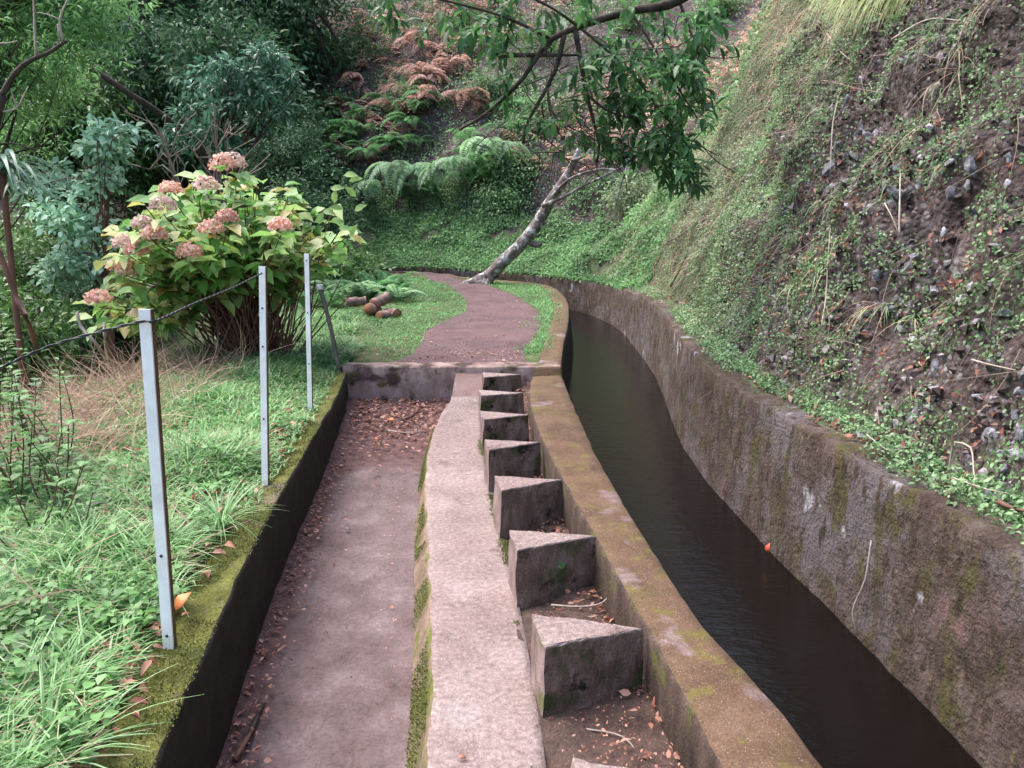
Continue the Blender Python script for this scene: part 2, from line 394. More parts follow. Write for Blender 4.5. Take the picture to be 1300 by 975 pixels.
# parapet, block side
LI1 = spline([(.70, -2), (.62, .5)] + xy([P(918, 972, .24), P(851, 851, .24), P(819, 792, .24), P(780, 736, .24), P(749, 687, .24), P(728, 635, .24), P(703, 589, .24), P(679, 537, .24), P(671, 478, .24)]), .08)
# right canal wall, waterline
CW = spline([(1.65, -3), (1.56, 0), (1.50, 1.6)] + xy([P(1250, 975, WZ), P(1050, 770, WZ), P(960, 680, WZ), P(870, 570, WZ), P(833, 480, WZ)]) + [(1.52, 9.6), (1.50, 11.2), (1.22, 12.7), (.62, 13.9), (-.3, 14.9), (-1.7, 15.85), (-4, 16.9), (-9, 18.6), (-18, 23), (-32, 27)], .1)
KI = spline([(-.62, -2), (-.66, .6)] + xy([P(174, 975, ZB), P(223, 893, ZB), P(265, 806, ZB), P(296, 736, ZB), P(349, 642, ZB), P(393, 567, ZB), P(421, 520, ZB), P(441, 470, ZB)]), .08)

def smooth(c, deg=4):
    k = np.polyfit(c[:, 1], c[:, 0], deg); return np.stack([np.polyval(k, c[:, 1]), c[:, 1]], 1)
LI1, KI = smooth(LI1), smooth(KI)
def normals2(c):
    t = unit(np.gradient(c[:, :2], axis=0)); return np.stack([t[:, 1], -t[:, 0]], 1)   # right-hand side
def side_dist(pts, c):
    """signed distance (right positive) and index of nearest sample"""
    n = normals2(c); d = np.empty(len(pts)); ix = np.empty(len(pts), int)
    for a in range(0, len(pts), 8000):
        q = pts[a:a + 8000]
        dd = ((q[:, None] - c[None]) ** 2).sum(-1); i = dd.argmin(1)
        v = q - c[i]; sg = np.sign((v * n[i]).sum(1)); d[a:a + 8000] = sg * np.sqrt(dd[np.arange(len(q)), i]); ix[a:a + 8000] = i
    return d, ix
LE = np.vstack([LE1, LE2[2:]])
YW = 6.42 if False else float(P(580, 468, ZP)[1])    # front face of cross wall

def gz(x, y):
    x = np.asarray(x, float); y = np.asarray(y, float)
    p = np.stack([x, y, 0 * x], -1)
    xe = -2.9 - np.maximum(0, y - 9) * .85 - .35 * vnoise(p, .5, 3)
    t = np.maximum(0, xe - x)
    z = ZP + .02 * fbm(p, 2.2, 3, 5) * np.clip((-x - .2) * 1.5, 0.15, 1) - .62 * t + .25 * np.minimum(t, 4) * .5 * fbm(p, .8, 3, 9)
    z = np.maximum(z, -5.5 + .3 * fbm(p, .4, 3, 2))
    far = np.maximum(0, -15 - x)
    return z + far * .9
def ground():
    xs = np.concatenate([np.linspace(-70, -14, 30), np.linspace(-13, -4.6, 36), np.arange(-4.5, 2.6, .07), np.linspace(3, 40, 14)])
    ys = np.concatenate([np.linspace(-40, -2, 14), np.arange(-1.5, 17.5, .09), np.linspace(18, 70, 44)])
    X, Y = np.meshgrid(xs, ys); x, y = X.ravel(), Y.ravel(); q = np.stack([x, y], 1)
    z = gz(x, y)
    dL, _ = side_dist(q, LE); dK, _ = side_dist(q, KI)
    z = np.where(dL > -.12, -1.0, z)
    z = np.where((dK > -.5) & (dK < .1) & (y < YW + .3), z - .055 * np.clip((dK + .5) / .25, 0, 1), z)
    inch = (dK > -.07) & (dL < 0.3) & (y < YW + .09)
    z = np.where(inch, -1.0, z)
    ny, nx = len(ys), len(xs)
    i = np.arange(ny - 1)[:, None] * nx + np.arange(nx - 1)[None]
    f = np.stack([i, i + 1, i + nx + 1, i + nx], -1).reshape(-1, 4)
    o = obj('ground', np.stack([x, y, z], 1), f, M['ground']); tag(o, kind='structure')
ground()

# ------------------------------------------------------------------ bank (hillside)
s_len = np.r_[0, np.cumsum(np.linalg.norm(np.diff(CW, axis=0), axis=1))]
CN = normals2(CW)
k_ = 9
CNs = unit(np.stack([np.convolve(np.pad(CN[:, j], k_, 'edge'), np.ones(2 * k_ + 1) / (2 * k_ + 1), 'valid') for j in (0, 1)], 1))
def curve_at(s):
    p = np.stack([np.interp(s, s_len, CW[:, j]) for j in (0, 1)], -1)
    n = unit(np.stack([np.interp(s, s_len, CNs[:, j]) for j in (0, 1)], -1)); return p, n
S_OF_Y = lambda y: float(np.interp(y, CW[:110, 1], s_len[:110]))
def wtop(s):
    p, _ = curve_at(np.atleast_1d(s)); y = p[:, 1]
    far = np.atleast_1d(s)
    z = np.interp(far, [0, 5, 9, 11, 13, 14.5, 17, 60], [.56, .56, .56, .55, .50, .40, .33, .33])
    return z + .012 * fbm(np.stack([far * 1.0, 0 * far, 0 * far], -1), 3, 3, 4)
BO = .16
def bankP(s, r):
    """s along wall, r horizontal distance outwards from wall line"""
    s = np.asarray(s, float); r = np.asarray(r, float)
    p, n = curve_at(s)
    z0 = wtop(s)
    far = np.clip((s - 13) / 4, 0, 1)
    rr = np.maximum(0, r - BO)
    near_h = .20 * np.minimum(rr, .25) / .25 * .5 + np.maximum(0, rr - .12) * 2.5
    near_h = np.where(near_h > 3.6, 3.6 + (near_h - 3.6) * .8, near_h)
    far_h = np.minimum(rr, 1.6) * .62 + np.clip(rr - 1.6, 0, .7) * 1.7 + np.maximum(0, rr - 2.3) * .95
    h = near_h * (1 - far) + far_h * far
    q = np.stack([p[:, 0] + n[:, 0] * r, p[:, 1] + n[:, 1] * r, z0 + h], 1)
    amp = np.clip(rr * 2.5, 0, 1)
    nz = fbm(q, 1.1, 3, 21) * .18 * amp + fbm(q, 5.0, 3, 31) * .045 * amp * (1 + .0 * far) + np.abs(fbm(q, 11, 3, 41)) * .035 * amp
    near = (1 - far) * amp
    rid = 1 - np.abs(vnoise(q, 6.5, 71)) * 2
    nz = nz + near * (.035 * rid + .05 * np.abs(vnoise(q, 3.1, 73)) + .02 * vnoise(q, 17, 72) + .012 * vnoise(q, 34, 74)) * np.clip(1.3 - (s - 6) / 4, .25, 1)
    ks = .75
    q[:, 0] -= n[:, 0] * nz * ks; q[:, 1] -= n[:, 1] * nz * ks; q[:, 2] += nz * .7
    return q
def bankN(s, r):
    a = bankP(s + .03, r) - bankP(s - .03, r); b = bankP(s, r + .03) - bankP(s, r - .03)
    n = unit(np.cross(a, b)); return np.where(n[:, 2:3] < 0, -n, n)
def green_at(q, s, r):
    rr = r - BO
    far = np.clip((s - 8) / 3.0, 0, 1)
    g = .18 + .5 * far
    g = g - .9 * np.clip((rr - 1.1) / .5, 0, 1) * np.clip((s - 12) / 4, 0, 1)
    g = g + .35 * np.exp(-(rr / .22) ** 2)
    return g
def bank():
    ss = np.concatenate([np.arange(0, 3.6, .06), np.arange(3.6, 10.5, .024), np.arange(10.5, 15, .045), np.arange(15, 24, .08), np.linspace(24, s_len[-1], 110)])
    rs = np.concatenate([np.linspace(0.10, .5, 16), np.arange(.525, 2.6, .024), np.arange(2.6, 4.2, .05), np.linspace(4.3, 26, 60)])
    S, R = np.meshgrid(ss, rs); s, r = S.ravel(), R.ravel()
    q = bankP(s, r)
    ny, nx = len(rs), len(ss)
    q = q.reshape(ny, nx, 3); q[0, :, 2] -= .1; q = q.reshape(-1, 3)
    i = np.arange(ny - 1)[:, None] * nx + np.arange(nx - 1)[None]
    f = np.stack([i, i + nx, i + nx + 1, i + 1], -1).reshape(-1, 4)
    o = obj('hillside', q, f, M['bank']); tag(o, kind='structure'); vattr(o, 'green', green_at(q, s, r))
bank()

# ------------------------------------------------------------------ masonry
def sweep(name, A, B, zt, zb, mats, ba=0, bb=0, parent=None, rough=.004, nt_=4, nv=6, ends=True, label=None, cat=None, bev=.012):
    """solid between plan polylines A (left) and B (right), top zt (array), bottom zb; face mats 0 top,1 left,2 right"""
    n = len(A); zt = np.broadcast_to(zt, (n,)); zb = np.broadcast_to(zb, (n,))
    rows = []; fmrow = []
    nrm = unit(B - A)
    for k in range(nv + 1):
        t = k / nv; z = zb + (zt - bev - zb) * t
        rows.append(np.column_stack([A - nrm * (ba * (1 - t)), z])); fmrow.append(1)
    for k in range(nt_ + 1):
        t = k / nt_; e = bev * .8 / np.linalg.norm(B - A, axis=1, keepdims=True)
        q = A * (1 - (e + t * (1 - 2 * e))) + B * (e + t * (1 - 2 * e))
        rows.append(np.column_stack([q, zt])); fmrow.append(0)
    for k in range(nv + 1):
        t = 1 - k / nv; z = zb + (zt - bev - zb) * t
        rows.append(np.column_stack([B + nrm * (bb * (1 - t)), z])); fmrow.append(2)
    G = np.array(rows); m = len(rows)
    q = G.reshape(-1, 3)
    d = np.stack([fbm(q, 9, 3, 50), fbm(q, 9, 3, 60), fbm(q, 9, 3, 70)], 1) * rough
    d += np.stack([fbm(q, 40, 2, 51), fbm(q, 40, 2, 61), fbm(q, 40, 2, 71)], 1) * rough * .5
    q = q + d
    i = np.arange(m - 1)[:, None] * n + np.arange(n - 1)[None]
    f = np.stack([i, i + n, i + n + 1, i + 1], -1)
    fm = np.zeros((m - 1, n - 1), int)
    fm[:nv + 1] = 1; fm[nv + 1:nv + 1 + nt_] = 0; fm[nv + 1 + nt_:] = 2
    f = f[:, :, ::-1].reshape(-1, 4)
    fl = [tuple(a) for a in f]; fm = list(fm.ravel())
    fl.append(tuple(np.arange(m) * n)); fl.append(tuple((np.arange(m) * n + n - 1)[::-1])); fm += [1, 1]
    o = obj(name, q, fl, mats, parent, True, fm)
    if label: tag(o, label, cat)
    return o
def pair(A, B, n): return resample(A, n), resample(B, n)

# canal parapet beside blocks
A, B = pair(LI1, LE1, 160)
sweep('canal_parapet', A, B, .24, -.5, [M['parapet'], M['paraside'], M['darkmoss']], bb=.08, label='low mossy brown concrete parapet between the triangular blocks and the canal', cat='low wall')
# beyond the cross wall
B2 = LE2; A2 = B2 - normals2(B2) * .20
A2[0] = B2[0] - np.array([.22, 0])
sweep('canal_edge_wall', A2, B2, ZP + .012, -.5, [M['parapet'], M['parapet'], M['darkmoss']], bb=.10, label='mossy canal edge curving away beside the grass and dirt path', cat='low wall')
# right wall
nW = len(CW); A3 = CW - CNs * (-.02); B3 = CW + CNs * .20
sweep('canal_retaining_wall', A3, B3, wtop(s_len), -.6, [M['canalwall'], M['canalwall'], M['soil']], ba=.04, nv=14, rough=.010, label='tall stained and lichened concrete wall on the bank side of the canal', cat='retaining wall')
# cross wall
xa, xb = P(436, 466, ZP)[0], LE1[-1][0] - .002
xl = np.linspace(xa, xb, 60); A4 = np.stack([xl, np.full(60, YW)], 1); B4 = A4 + np.array([0, .19])
sweep('cross_wall', B4[::-1], A4[::-1], ZP + .016, -.5, [M['wallface'], M['soil'], M['wallface']], label='stained concrete cross wall where the dirt path meets the sunken channel', cat='low wall')
# kerb
K = KI[KI[:, 1] < YW - .0]; Kn = normals2(K)
wk = .165
sweep('mossy_kerb', K - Kn * wk, K, ZB, -.5, [M['moss'], M['moss'], M['darkmoss']], rough=.006, nt_=8, label='moss covered kerb along the grass with a black wet inner face', cat='kerb')

# channel floor
SL = spline([(-.20, -2), (-.21, .5)] + xy([P(551, 975, 0), P(548, 900, 0), P(543, 844, 0), P(539, 722, 0), P(541, 670, 0), P(541, 614, 0), P(550, 553, .02), P(564, 520, .08), P(576, 510, .1)]), .08)
SR = spline([(.14, -2), (.12, .5)] + xy([P(706, 975, 0), P(684, 900, 0), P(662, 800, 0), P(647, 720, 0), P(632, 650, 0), P(619, 590, .02), P(611, 540, .06), P(609, 512, .1)]), .08)
SL, SR = smooth(SL, 5), smooth(SR, 4)
def fl_z(y): return np.interp(y, [-2, 2, 4.6, 6.5], [-.22, -.20, -.12, -.02])
def st_z(y): return np.interp(y, [-2, 4.5, 5.2, 5.75, 6.5], [0, 0, .05, .10, .24])
def channel_floor():
    n, m = 160, 60
    a = resample(K, n); y = a[:, 1]
    b = np.stack([np.interp(y, SL[:, 1], SL[:, 0]) + .06, y], 1)
    t = np.linspace(0, 1, m)[:, None, None]
    G = (a - [.04, 0])[None] * (1 - t) + b[None] * t
    q = G.reshape(-1, 2); tt = np.broadcast_to(np.linspace(0, 1, m)[:, None], (m, n)).ravel()
    p3 = np.column_stack([q, 0 * q[:, 0]])
    endpile = np.clip((q[:, 1] - 4.7) / 1.0, 0, 1)
    z = fl_z(q[:, 1]) + .008 * fbm(p3, 3, 3, 80) + .05 * np.exp(-(tt / .12) ** 2) + .02 * endpile * (1 + fbm(p3, 6, 3, 81)) + .003 * fbm(p3, 30, 2, 82)
    i = np.arange(m - 1)[:, None] * n + np.arange(n - 1)[None]
    f = np.stack([i, i + n, i + n + 1, i + 1], -1)[:, :, ::-1].reshape(-1, 4)
    o = obj('channel_floor', np.column_stack([q, z]), f, M['channel']); tag(o, kind='structure')
    dirt = np.exp(-(tt / .20) ** 2) * 1.0 + np.exp(-((1 - tt) / .13) ** 2) * .75 + np.clip((q[:, 1] - 4.75) / .7, 0, 1) * 1.2
    vattr(o, 'dirt', dirt)
channel_floor()
def walkway():
    n = 170
    a = resample(SL, n); y = a[:, 1]
    b = np.stack([np.interp(y, SR[:, 1], SR[:, 0]), y], 1)
    z = st_z(y)
    rt = thing('concrete_walkway', 'narrow pale pink concrete strip running beside the row of blocks', 'walkway', (0, 3, 0))
    foot = a - np.stack([np.interp(y, [0, 4, 5.5], [.11, .07, .03]), 0 * y], 1)
    rows = [np.column_stack([foot, fl_z(y) - .03])]
    for k in range(1, 6):
        t = k / 6; rows.append(np.column_stack([foot * (1 - t) + a * t, (fl_z(y) - .03) * (1 - t) + (z - .008) * t]))
    nA = len(rows)
    for k in range(13):
        t = k / 12; rows.append(np.column_stack([(a + [.006, 0]) * (1 - t) + b * t, z]))
    rows.append(np.column_stack([b + [.004, 0], z - .12]))
    G = np.array(rows); m = len(rows); q = G.reshape(-1, 3)
    side = np.zeros((m, n)); side[1:nA + 1] = 1
    q = q + np.stack([fbm(q, 8, 3, 90), 0 * q[:, 0], fbm(q, 6, 3, 91) * .4], 1) * (.0015 + .010 * np.convolve(side.ravel(), [1], 'same'))[:, None] * .8
    i = np.arange(m - 1)[:, None] * n + np.arange(n - 1)[None]
    f = np.stack([i, i + n, i + n + 1, i + 1], -1)[:, :, ::-1]
    fm = np.zeros((m - 1, n - 1), int); fm[:nA] = 1
    obj('top_slab', q, [tuple(x) for x in f.reshape(-1, 4)], [M['concrete'], M['mossside']], rt, True, list(fm.ravel()))
    # darker end slab butting the cross wall
    e0 = SL[-1]; e1 = SR[-1]
    x0, x1 = P(578, 475, .235)[0], P(612, 475, .235)[0]
    V = [(e0[0], e0[1] + .01, .102), (e1[0] + .02, e1[1] + .01, .102), (x1, YW - .003, .235), (x0, YW - .003, .235)]
    V += [(v[0], v[1], -.2) for v in V]
    o = obj('end_slab', V, [(0, 1, 2, 3), (0, 3, 7, 4), (1, 5, 6, 2), (0, 4, 5, 1), (3, 2, 6, 7)], M['enddirt'], rt, False)
    o['label'] = 'darker brown ramp slab at the far end of the strip'
M['mossside'] = surf('mossy_broken_side', [(.3, (.13, .09, .06)), (.6, (.24, .17, .13)), (.8, (.36, .27, .24))], 8, 9, patches=[(5, .48, .6, (.10, .115, .022)), (16, .55, .68, (.06, .045, .03))], bumps=((60, .9, .012),))
M['enddirt'] = surf('dirty_slab', [(.3, (.12, .075, .07)), (.7, (.19, .13, .12))], 8, 9)
walkway()
def soil_bed():
    n, m = 170, 8
    a = resample(SR, n); y = np.linspace(-1.9, YW + .01, n)
    a = np.stack([np.interp(y, SR[:, 1], SR[:, 0]) - .03, y], 1)
    b = np.stack([np.interp(y, LI1[:, 1], LI1[:, 0]) + .08, y], 1)
    m = 16
    t = np.linspace(0, 1, m)[:, None, None]
    G = a[None] * (1 - t) + b[None] * t; q = G.reshape(-1, 2)
    tt = np.broadcast_to(t[:, :, 0], (m, n)).ravel()
    p3 = np.column_stack([q, 0 * q[:, 0]]); z = st_z(q[:, 1]) * .5 - .015 + .055 * tt + .015 * fbm(p3, 7, 3, 99)
    i = np.arange(m - 1)[:, None] * n + np.arange(n - 1)[None]
    f = np.stack([i, i + n, i + n + 1, i + 1], -1)[:, :, ::-1].reshape(-1, 4)
    o = obj('soil_bed', np.column_stack([q, z]), f, M['soil']); tag(o, kind='structure')
soil_bed()

# blocks
BL = [((675.6, 778.7), (691, 821.6), (816, 797)), ((646, 671.6), (656, 698), (757.5, 680)), ((627, 604), (635.5, 622.6), (714, 608.7)),
      ((614.5, 558), (620.5, 571), (686, 561)), ((610, 521.5), (613.5, 532), (671, 526)), ((608, 494.6), (610, 502.5), (665, 498.5)), ((612.5, 472.6), (614, 479), (661, 475))]
desc = ['nearest whole triangular concrete block with dead leaves at its foot', 'second nearest triangular block with a small green clover on its dark face',
        'third nearest triangular concrete block with a dark stained face', 'middle triangular concrete block of the row of seven',
        'third triangular block counted from the stained cross wall', 'second triangular block counted from the stained cross wall', 'farthest triangular block, right against the stained cross wall']
W3 = [[P(*c, ZB) for c in b] for b in BL]
off = (W3[0][0] - W3[1][0]) * 1.0
W3.append([p + off + np.array([.0, 0.0, 0]) for p in W3[0]]); desc.append('triangular concrete block at the bottom edge with only its top corner showing')
BLK = W3
def block(cs, label):
    c = np.mean(cs, 0); o0 = np.array([c[0], c[1], -.03])
    nt_, V, Q, T, fm = 10, [], [], [], []
    # rings from bottom to top, each edge subdivided
    ns = 26
    zs = [-.06, .02, .09, .16, .215, ZB - .007, ZB - .002, ZB]
    rings = []
    for k, z in enumerate(zs):
        sc_ = 1 + (.035 if k == 0 else .0) + (ZB - z) * .14 - (.045 if k == len(zs) - 1 else .014 if k == len(zs) - 2 else 0)
        ring = []
        for e in range(3):
            p, q = cs[e], cs[(e + 1) % 3]
            for j in range(ns):
                t = j / ns
                t = .5 - .5 * math.cos(PI * t) if 0 else t
                pt = p * (1 - t) + q * t
                d = pt - c
                ring.append([c[0] + d[0] * sc_, c[1] + d[1] * sc_, z])
        rings.append(ring)
    R = np.array(rings); m, n = R.shape[:2]
    q = R.reshape(-1, 3)
    q[:, :2] += np.stack([fbm(q, 10, 3, 110), fbm(q, 10, 3, 120)], 1) * .006
    q[:, :2] += np.stack([fbm(q, 42, 2, 111), fbm(q, 42, 2, 121)], 1) * .0022
    q[:, 2] += fbm(q, 12, 2, 130) * .002
    faces = []; fm = []
    # edges order: 0 BL->FL (left side), 1 FL->R (front), 2 R->BL (back)
    for k in range(m - 1):
        for j in range(n):
            j2 = (j + 1) % n
            faces.append((k * n + j, k * n + j2, (k + 1) * n + j2, (k + 1) * n + j))
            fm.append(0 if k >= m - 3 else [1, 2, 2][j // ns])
    ch = np.clip(fbm(q, 26, 2, 140 + int(c[1] * 10)) - .35, 0, .5) * (q[:, 2] > .2); q[:, 0] += (c[0] - q[:, 0]) * ch * .12; q[:, 1] += (c[1] - q[:, 1]) * ch * .12; q[:, 2] -= ch * .012
    faces.append(tuple((m - 1) * n + np.arange(n))); fm.append(0)
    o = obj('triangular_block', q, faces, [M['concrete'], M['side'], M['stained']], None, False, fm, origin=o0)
    tag(o, label, 'concrete block', 'triangular concrete blocks in a row')
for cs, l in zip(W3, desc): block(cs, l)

# water
n = 220
A = resample(np.vstack([LE1, LE2[2:]]), n) - 0; Bq = resample(CW[CW[:, 0] > -17], n)
Am = A - np.stack([np.full(n, .03), 0 * A[:, 0]], 1)
V = np.vstack([np.column_stack([Am, np.full(n, WZ)]), np.column_stack([Bq, np.full(n, WZ)])])
i = np.arange(n - 1)
o = obj('water', V, np.stack([i, i + n, i + n + 1, i + 1], 1), M['water']); tag(o, kind='structure')

# path
PR = spline([(.15, YW + .10)] + xy([P(664, 452, ZP), P(680, 425, ZP), P(686, 403, ZP), P(672, 386, ZP), P(640, 370, ZP), P(600, 357, ZP), P(548, 347, ZP)]) + [(-4.2, 15.6), (-8, 16.9), (-17, 21)], .1)
PL = spline([(-1.3, YW + .10)] + xy([P(512, 455, ZP), P(533, 438, ZP), P(545, 418, ZP), P(588, 396, ZP), P(592, 384, ZP), P(575, 366, ZP), P(545, 354.5, ZP), P(503, 345.5, ZP)]) + [(-4.6, 14.9), (-8.4, 16.1), (-17, 20)], .1)
def path():
    n, m = 200, 14
    a, b = resample(PL, n), resample(PR, n); t = np.linspace(-.04, 1.04, m)[:, None, None]
    G = a[None] * (1 - t) + b[None] * t; q = G.reshape(-1, 2)
    tt = np.broadcast_to(np.linspace(0, 1, m)[:, None], (m, n)).ravel()
    z = gz(q[:, 0], q[:, 1]) + .012 - .02 * ((tt < .03) | (tt > .97))
    z = np.maximum(z, ZP + .002 - .02 * ((tt < .03) | (tt > .97)))
    i = np.arange(m - 1)[:, None] * n + np.arange(n - 1)[None]
    f = np.stack([i, i + n, i + n + 1, i + 1], -1)[:, :, ::-1].reshape(-1, 4)
    o = obj('path', np.column_stack([q, z]), f, M['dirt']); tag(o, kind='structure')
path()
def in_path(q):
    dl, _ = side_dist(q, PL); dr, _ = side_dist(q, PR)
    return (dl > .0) & (dr < .0) & (q[:, 1] > YW)

# ------------------------------------------------------------------ grass and weeds
def scatter_rect(x0, x1, y0, y1, n):
    return np.stack([RNG.uniform(x0, x1, n), RNG.uniform(y0, y1, n)], 1)
def grass_verge():
    mb = MB(); dry = MB(); wd = MB()
    # foreground verge, tufts
    q = np.vstack([scatter_rect(-4.2, -.5, 1.0, 9.2, 15000), scatter_rect(-3.4, -.7, 3.2, 7.4, 5000)])
    dK, _ = side_dist(q, KI)
    keep = (dK < -.215 + .12 * (q[:, 1] > 3.3)) & ((q[:, 1] < YW) | (q[:, 0] < -1.35))
    dens = fbm(np.column_stack([q, 0 * q[:, 0]]), 2.0, 3, 140)
    keep &= RNG.random(len(q)) < np.clip(.85 + .5 * dens, .25, 1)
    q = q[keep]; dens = dens[keep]
    nb = RNG.integers(7, 17, len(q))
    idx = np.repeat(np.arange(len(q)), nb); N = len(idx)
    base = q[idx] + RNG.normal(0, .022, (N, 2))
    pos = np.column_stack([base, gz(base[:, 0], base[:, 1]) - .01])
    a = RNG.uniform(0, 2 * PI, N); out = np.stack([np.cos(a), np.sin(a)], 1)
    tl = RNG.uniform(.3, 1.0, N)
    d = np.column_stack([out * tl[:, None] * .6, np.ones(N)])
    tuft = np.clip(.12 + .10 * vnoise(np.column_stack([q, 0 * q[:, 0]]), 2.5, 7), .05, .2)[idx]
    L = tuft * RNG.uniform(.6, 1.4, N) * np.clip((-dK[keep][idx] - .06) * 4, .4, 1)
    isdry = (RNG.random(N) < .10) | ((base[:, 0] < -2.0 - .12 * base[:, 1]) & (base[:, 1] > 3.5) & (RNG.random(N) < .65))
    bd = np.column_stack([out, -.55 * np.ones(N)])
    g = ~isdry
    blades(mb, pos[g], d[g], L[g], RNG.uniform(.004, .0105, g.sum()) * np.clip(.75 + .14 * pos[g][:, 1], .9, 1.8), RNG.uniform(.6, 2.0, g.sum()), 4, bd[g])
    blades(dry, pos[isdry], d[isdry], L[isdry] * 1.3, .003, 1.6, 4, bd[isdry])
    # big arching tufts
    for (u, v, k, ln) in [(205, 690, 110, .26), (150, 700, 70, .2), (280, 655, 90, .24), (225, 600, 60, .2), (290, 590, 60, .2), (60, 730, 60, .2), (130, 760, 50, .18), (20, 900, 50, .3), (60, 960, 40, .3), (250, 500, 50, .18), (320, 560, 60, .18), (215, 745, 40, .16), (300, 470, 60, .2), (370, 475, 60, .15), (240, 470, 60, .2)]:
        c = P(u, v, .3); N = k
        a = RNG.uniform(0, 2 * PI, N); out = np.stack([np.cos(a), np.sin(a)], 1)
        pos = np.column_stack([c[:2] + out * RNG.uniform(0, .035, (N, 1)), np.full(N, .26)])
        blades(mb, pos, np.column_stack([out * RNG.uniform(.15, .9, (N, 1)), np.ones(N)]), ln * RNG.uniform(.7, 1.3, N), RNG.uniform(.004, .008, N), RNG.uniform(.8, 2.0, N), 6, np.column_stack([out, -.6 * np.ones(N)]))
    tag(mb.build('verge_grass', M['grass']), 'long arching green grass growing on the verge beside the mossy kerb', 'grass', kind='stuff')
    # dry straw
    q = np.vstack([scatter_rect(-4.4, -2.1, 3.8, 6.4, 2600), scatter_rect(-1.9, -1.2, 1.6, 3.2, 40)])
    N = len(q); a = RNG.uniform(0, 2 * PI, N)
    pos = np.column_stack([q, gz(q[:, 0], q[:, 1])])
    blades(dry, pos, np.column_stack([np.cos(a) * 1.1, np.sin(a) * 1.1, 1.0 * np.ones(N)]), RNG.uniform(.2, .6, N), .005, RNG.uniform(.4, 1.8, N), 5)
    tag(dry.build('dry_grass', M['grassdry']), 'straw coloured dry grass tangled among the verge grass at left', 'dry grass', kind='stuff')
    # broad-leaved weeds
    q = np.vstack([scatter_rect(-1.9, -.72, 1.1, 2.5, 900), scatter_rect(-3.6, -1.2, 2.5, 8.5, 1300)])
    dK, _ = side_dist(q, KI); n3 = fbm(np.column_stack([q, 0 * q[:, 0]]), 1.6, 3, 170)
    q = q[(dK < -.15) & (n3 > .05 - .25 * (q[:, 1] < 2.5))]
    N = len(q); rep = 4; idx = np.repeat(np.arange(N), rep); NN = len(idx)
    h = RNG.uniform(.03, .13, N)[idx] * RNG.uniform(.5, 1, NN)
    a = RNG.uniform(0, 2 * PI, NN); out = np.column_stack([np.cos(a), np.sin(a), RNG.uniform(-.1, .5, NN)])
    pos = np.column_stack([q[idx], gz(q[idx, 0], q[idx, 1]) + h]); pos[:, :2] += out[:, :2] * .01
    sz = RNG.uniform(.018, .05, NN)
    leaves(wd, pos, out, np.column_stack([RNG.normal(0, .3, (NN, 2)), np.ones(NN)]), sz, sz * .75)
    tag(wd.build('verge_weeds', M['weed']), 'low broad leaved green weeds in the verge at lower left', 'weeds', kind='stuff')
    # verge of dead leaves
    sw = MB(); n = 5200; i = RNG.integers(0, len(K), n); kn = normals2(K); q = K[i] - kn[i] * (.17 + .20 * RNG.random((n, 1)) ** 1.3) + RNG.normal(0, .03, (n, 2)); q = q[(q[:, 1] > .9) & (q[:, 1] < 6.3)]
    dk, _ = side_dist(q, KI); q = q[dk < -.16]; N = len(q); z = gz(q[:, 0], q[:, 1]) - .05 + RNG.uniform(.01, .05, N); a = RNG.uniform(0, 2 * PI, N); sz = RNG.uniform(.008, .022, N)
    leaves(sw, np.column_stack([q, z]), np.column_stack([np.cos(a), np.sin(a), RNG.uniform(-.1, .7, N)]), np.column_stack([RNG.normal(0, .4, (N, 2)), np.ones(N)]), sz, sz * .7)
    tag(sw.build('kerb_side_weeds', M['weed']), 'tiny green weeds filling the gap between the grass and the kerb', 'weeds', kind='stuff')
    dl = MB(); q = K[RNG.integers(0, len(K), 2600)]; q = q - np.array([.27, 0]) + RNG.normal(0, .07, q.shape); dK, _ = side_dist(q, KI); q = q[(dK < -.17) & (q[:, 1] > .9)]; N = len(q)
    sz = RNG.uniform(.012, .05, N); leaves(dl, np.column_stack([q, gz(q[:, 0], q[:, 1]) - .03 + RNG.uniform(0, .02, N)]), np.column_stack([RNG.normal(size=(N, 2)), RNG.normal(0, .3, N)]), np.column_stack([RNG.normal(0, .4, (N, 2)), np.ones(N)]), sz, sz * .5, 1.0)
    q = scatter_rect(-2.4, -.7, 1.1, 5.2, 1500); dK, _ = side_dist(q, KI); q = q[dK < -.1]; N = len(q)
    pos = np.column_stack([q, gz(q[:, 0], q[:, 1]) + RNG.uniform(.0, .03, N)]); sz = RNG.uniform(.02, .06, N)
    leaves(dl, pos, np.column_stack([RNG.normal(size=(N, 2)), RNG.normal(0, .2, N)]), np.column_stack([RNG.normal(0, .4, (N, 2)), np.ones(N)]), sz, sz * .5, 1.5)
    tag(dl.build('verge_leaf_litter', M['deadleaf']), 'brown dead leaves lying in the verge grass beside the kerb', 'fallen leaves', kind='stuff')
    # path-side short grass
    pg = MB()
    q = scatter_rect(-6, 1.2, YW + .15, 16.6, 90000)
    dp = in_path(q); dL, _ = side_dist(q, LE2); dl, _ = side_dist(q, PL); dr, _ = side_dist(q, PR)
    n3 = fbm(np.column_stack([q, 0 * q[:, 0]]), 2.5, 3, 180)
    edge = np.minimum(np.abs(dl), np.abs(dr))
    okk = (dL < -.10) & (~dp | (edge < .3 * np.clip(n3 + .25, 0, 1) * RNG.random(len(q))))
    okk &= ~((q[:, 1] < YW + .55) & (q[:, 0] > -1.5) & (q[:, 0] < .12 + n3 * .1) & (n3 < .6) & ((q[:, 1] - YW) < .75 + .5 * n3))
    left = q[:, 0] < -3.2
    okk &= ~left | (q[:, 1] > 9)
    q = q[okk]; N = len(q); a = RNG.uniform(0, 2 * PI, N); out = np.stack([np.cos(a), np.sin(a)], 1)
    pos = np.column_stack([q, gz(q[:, 0], q[:, 1]) - .005])
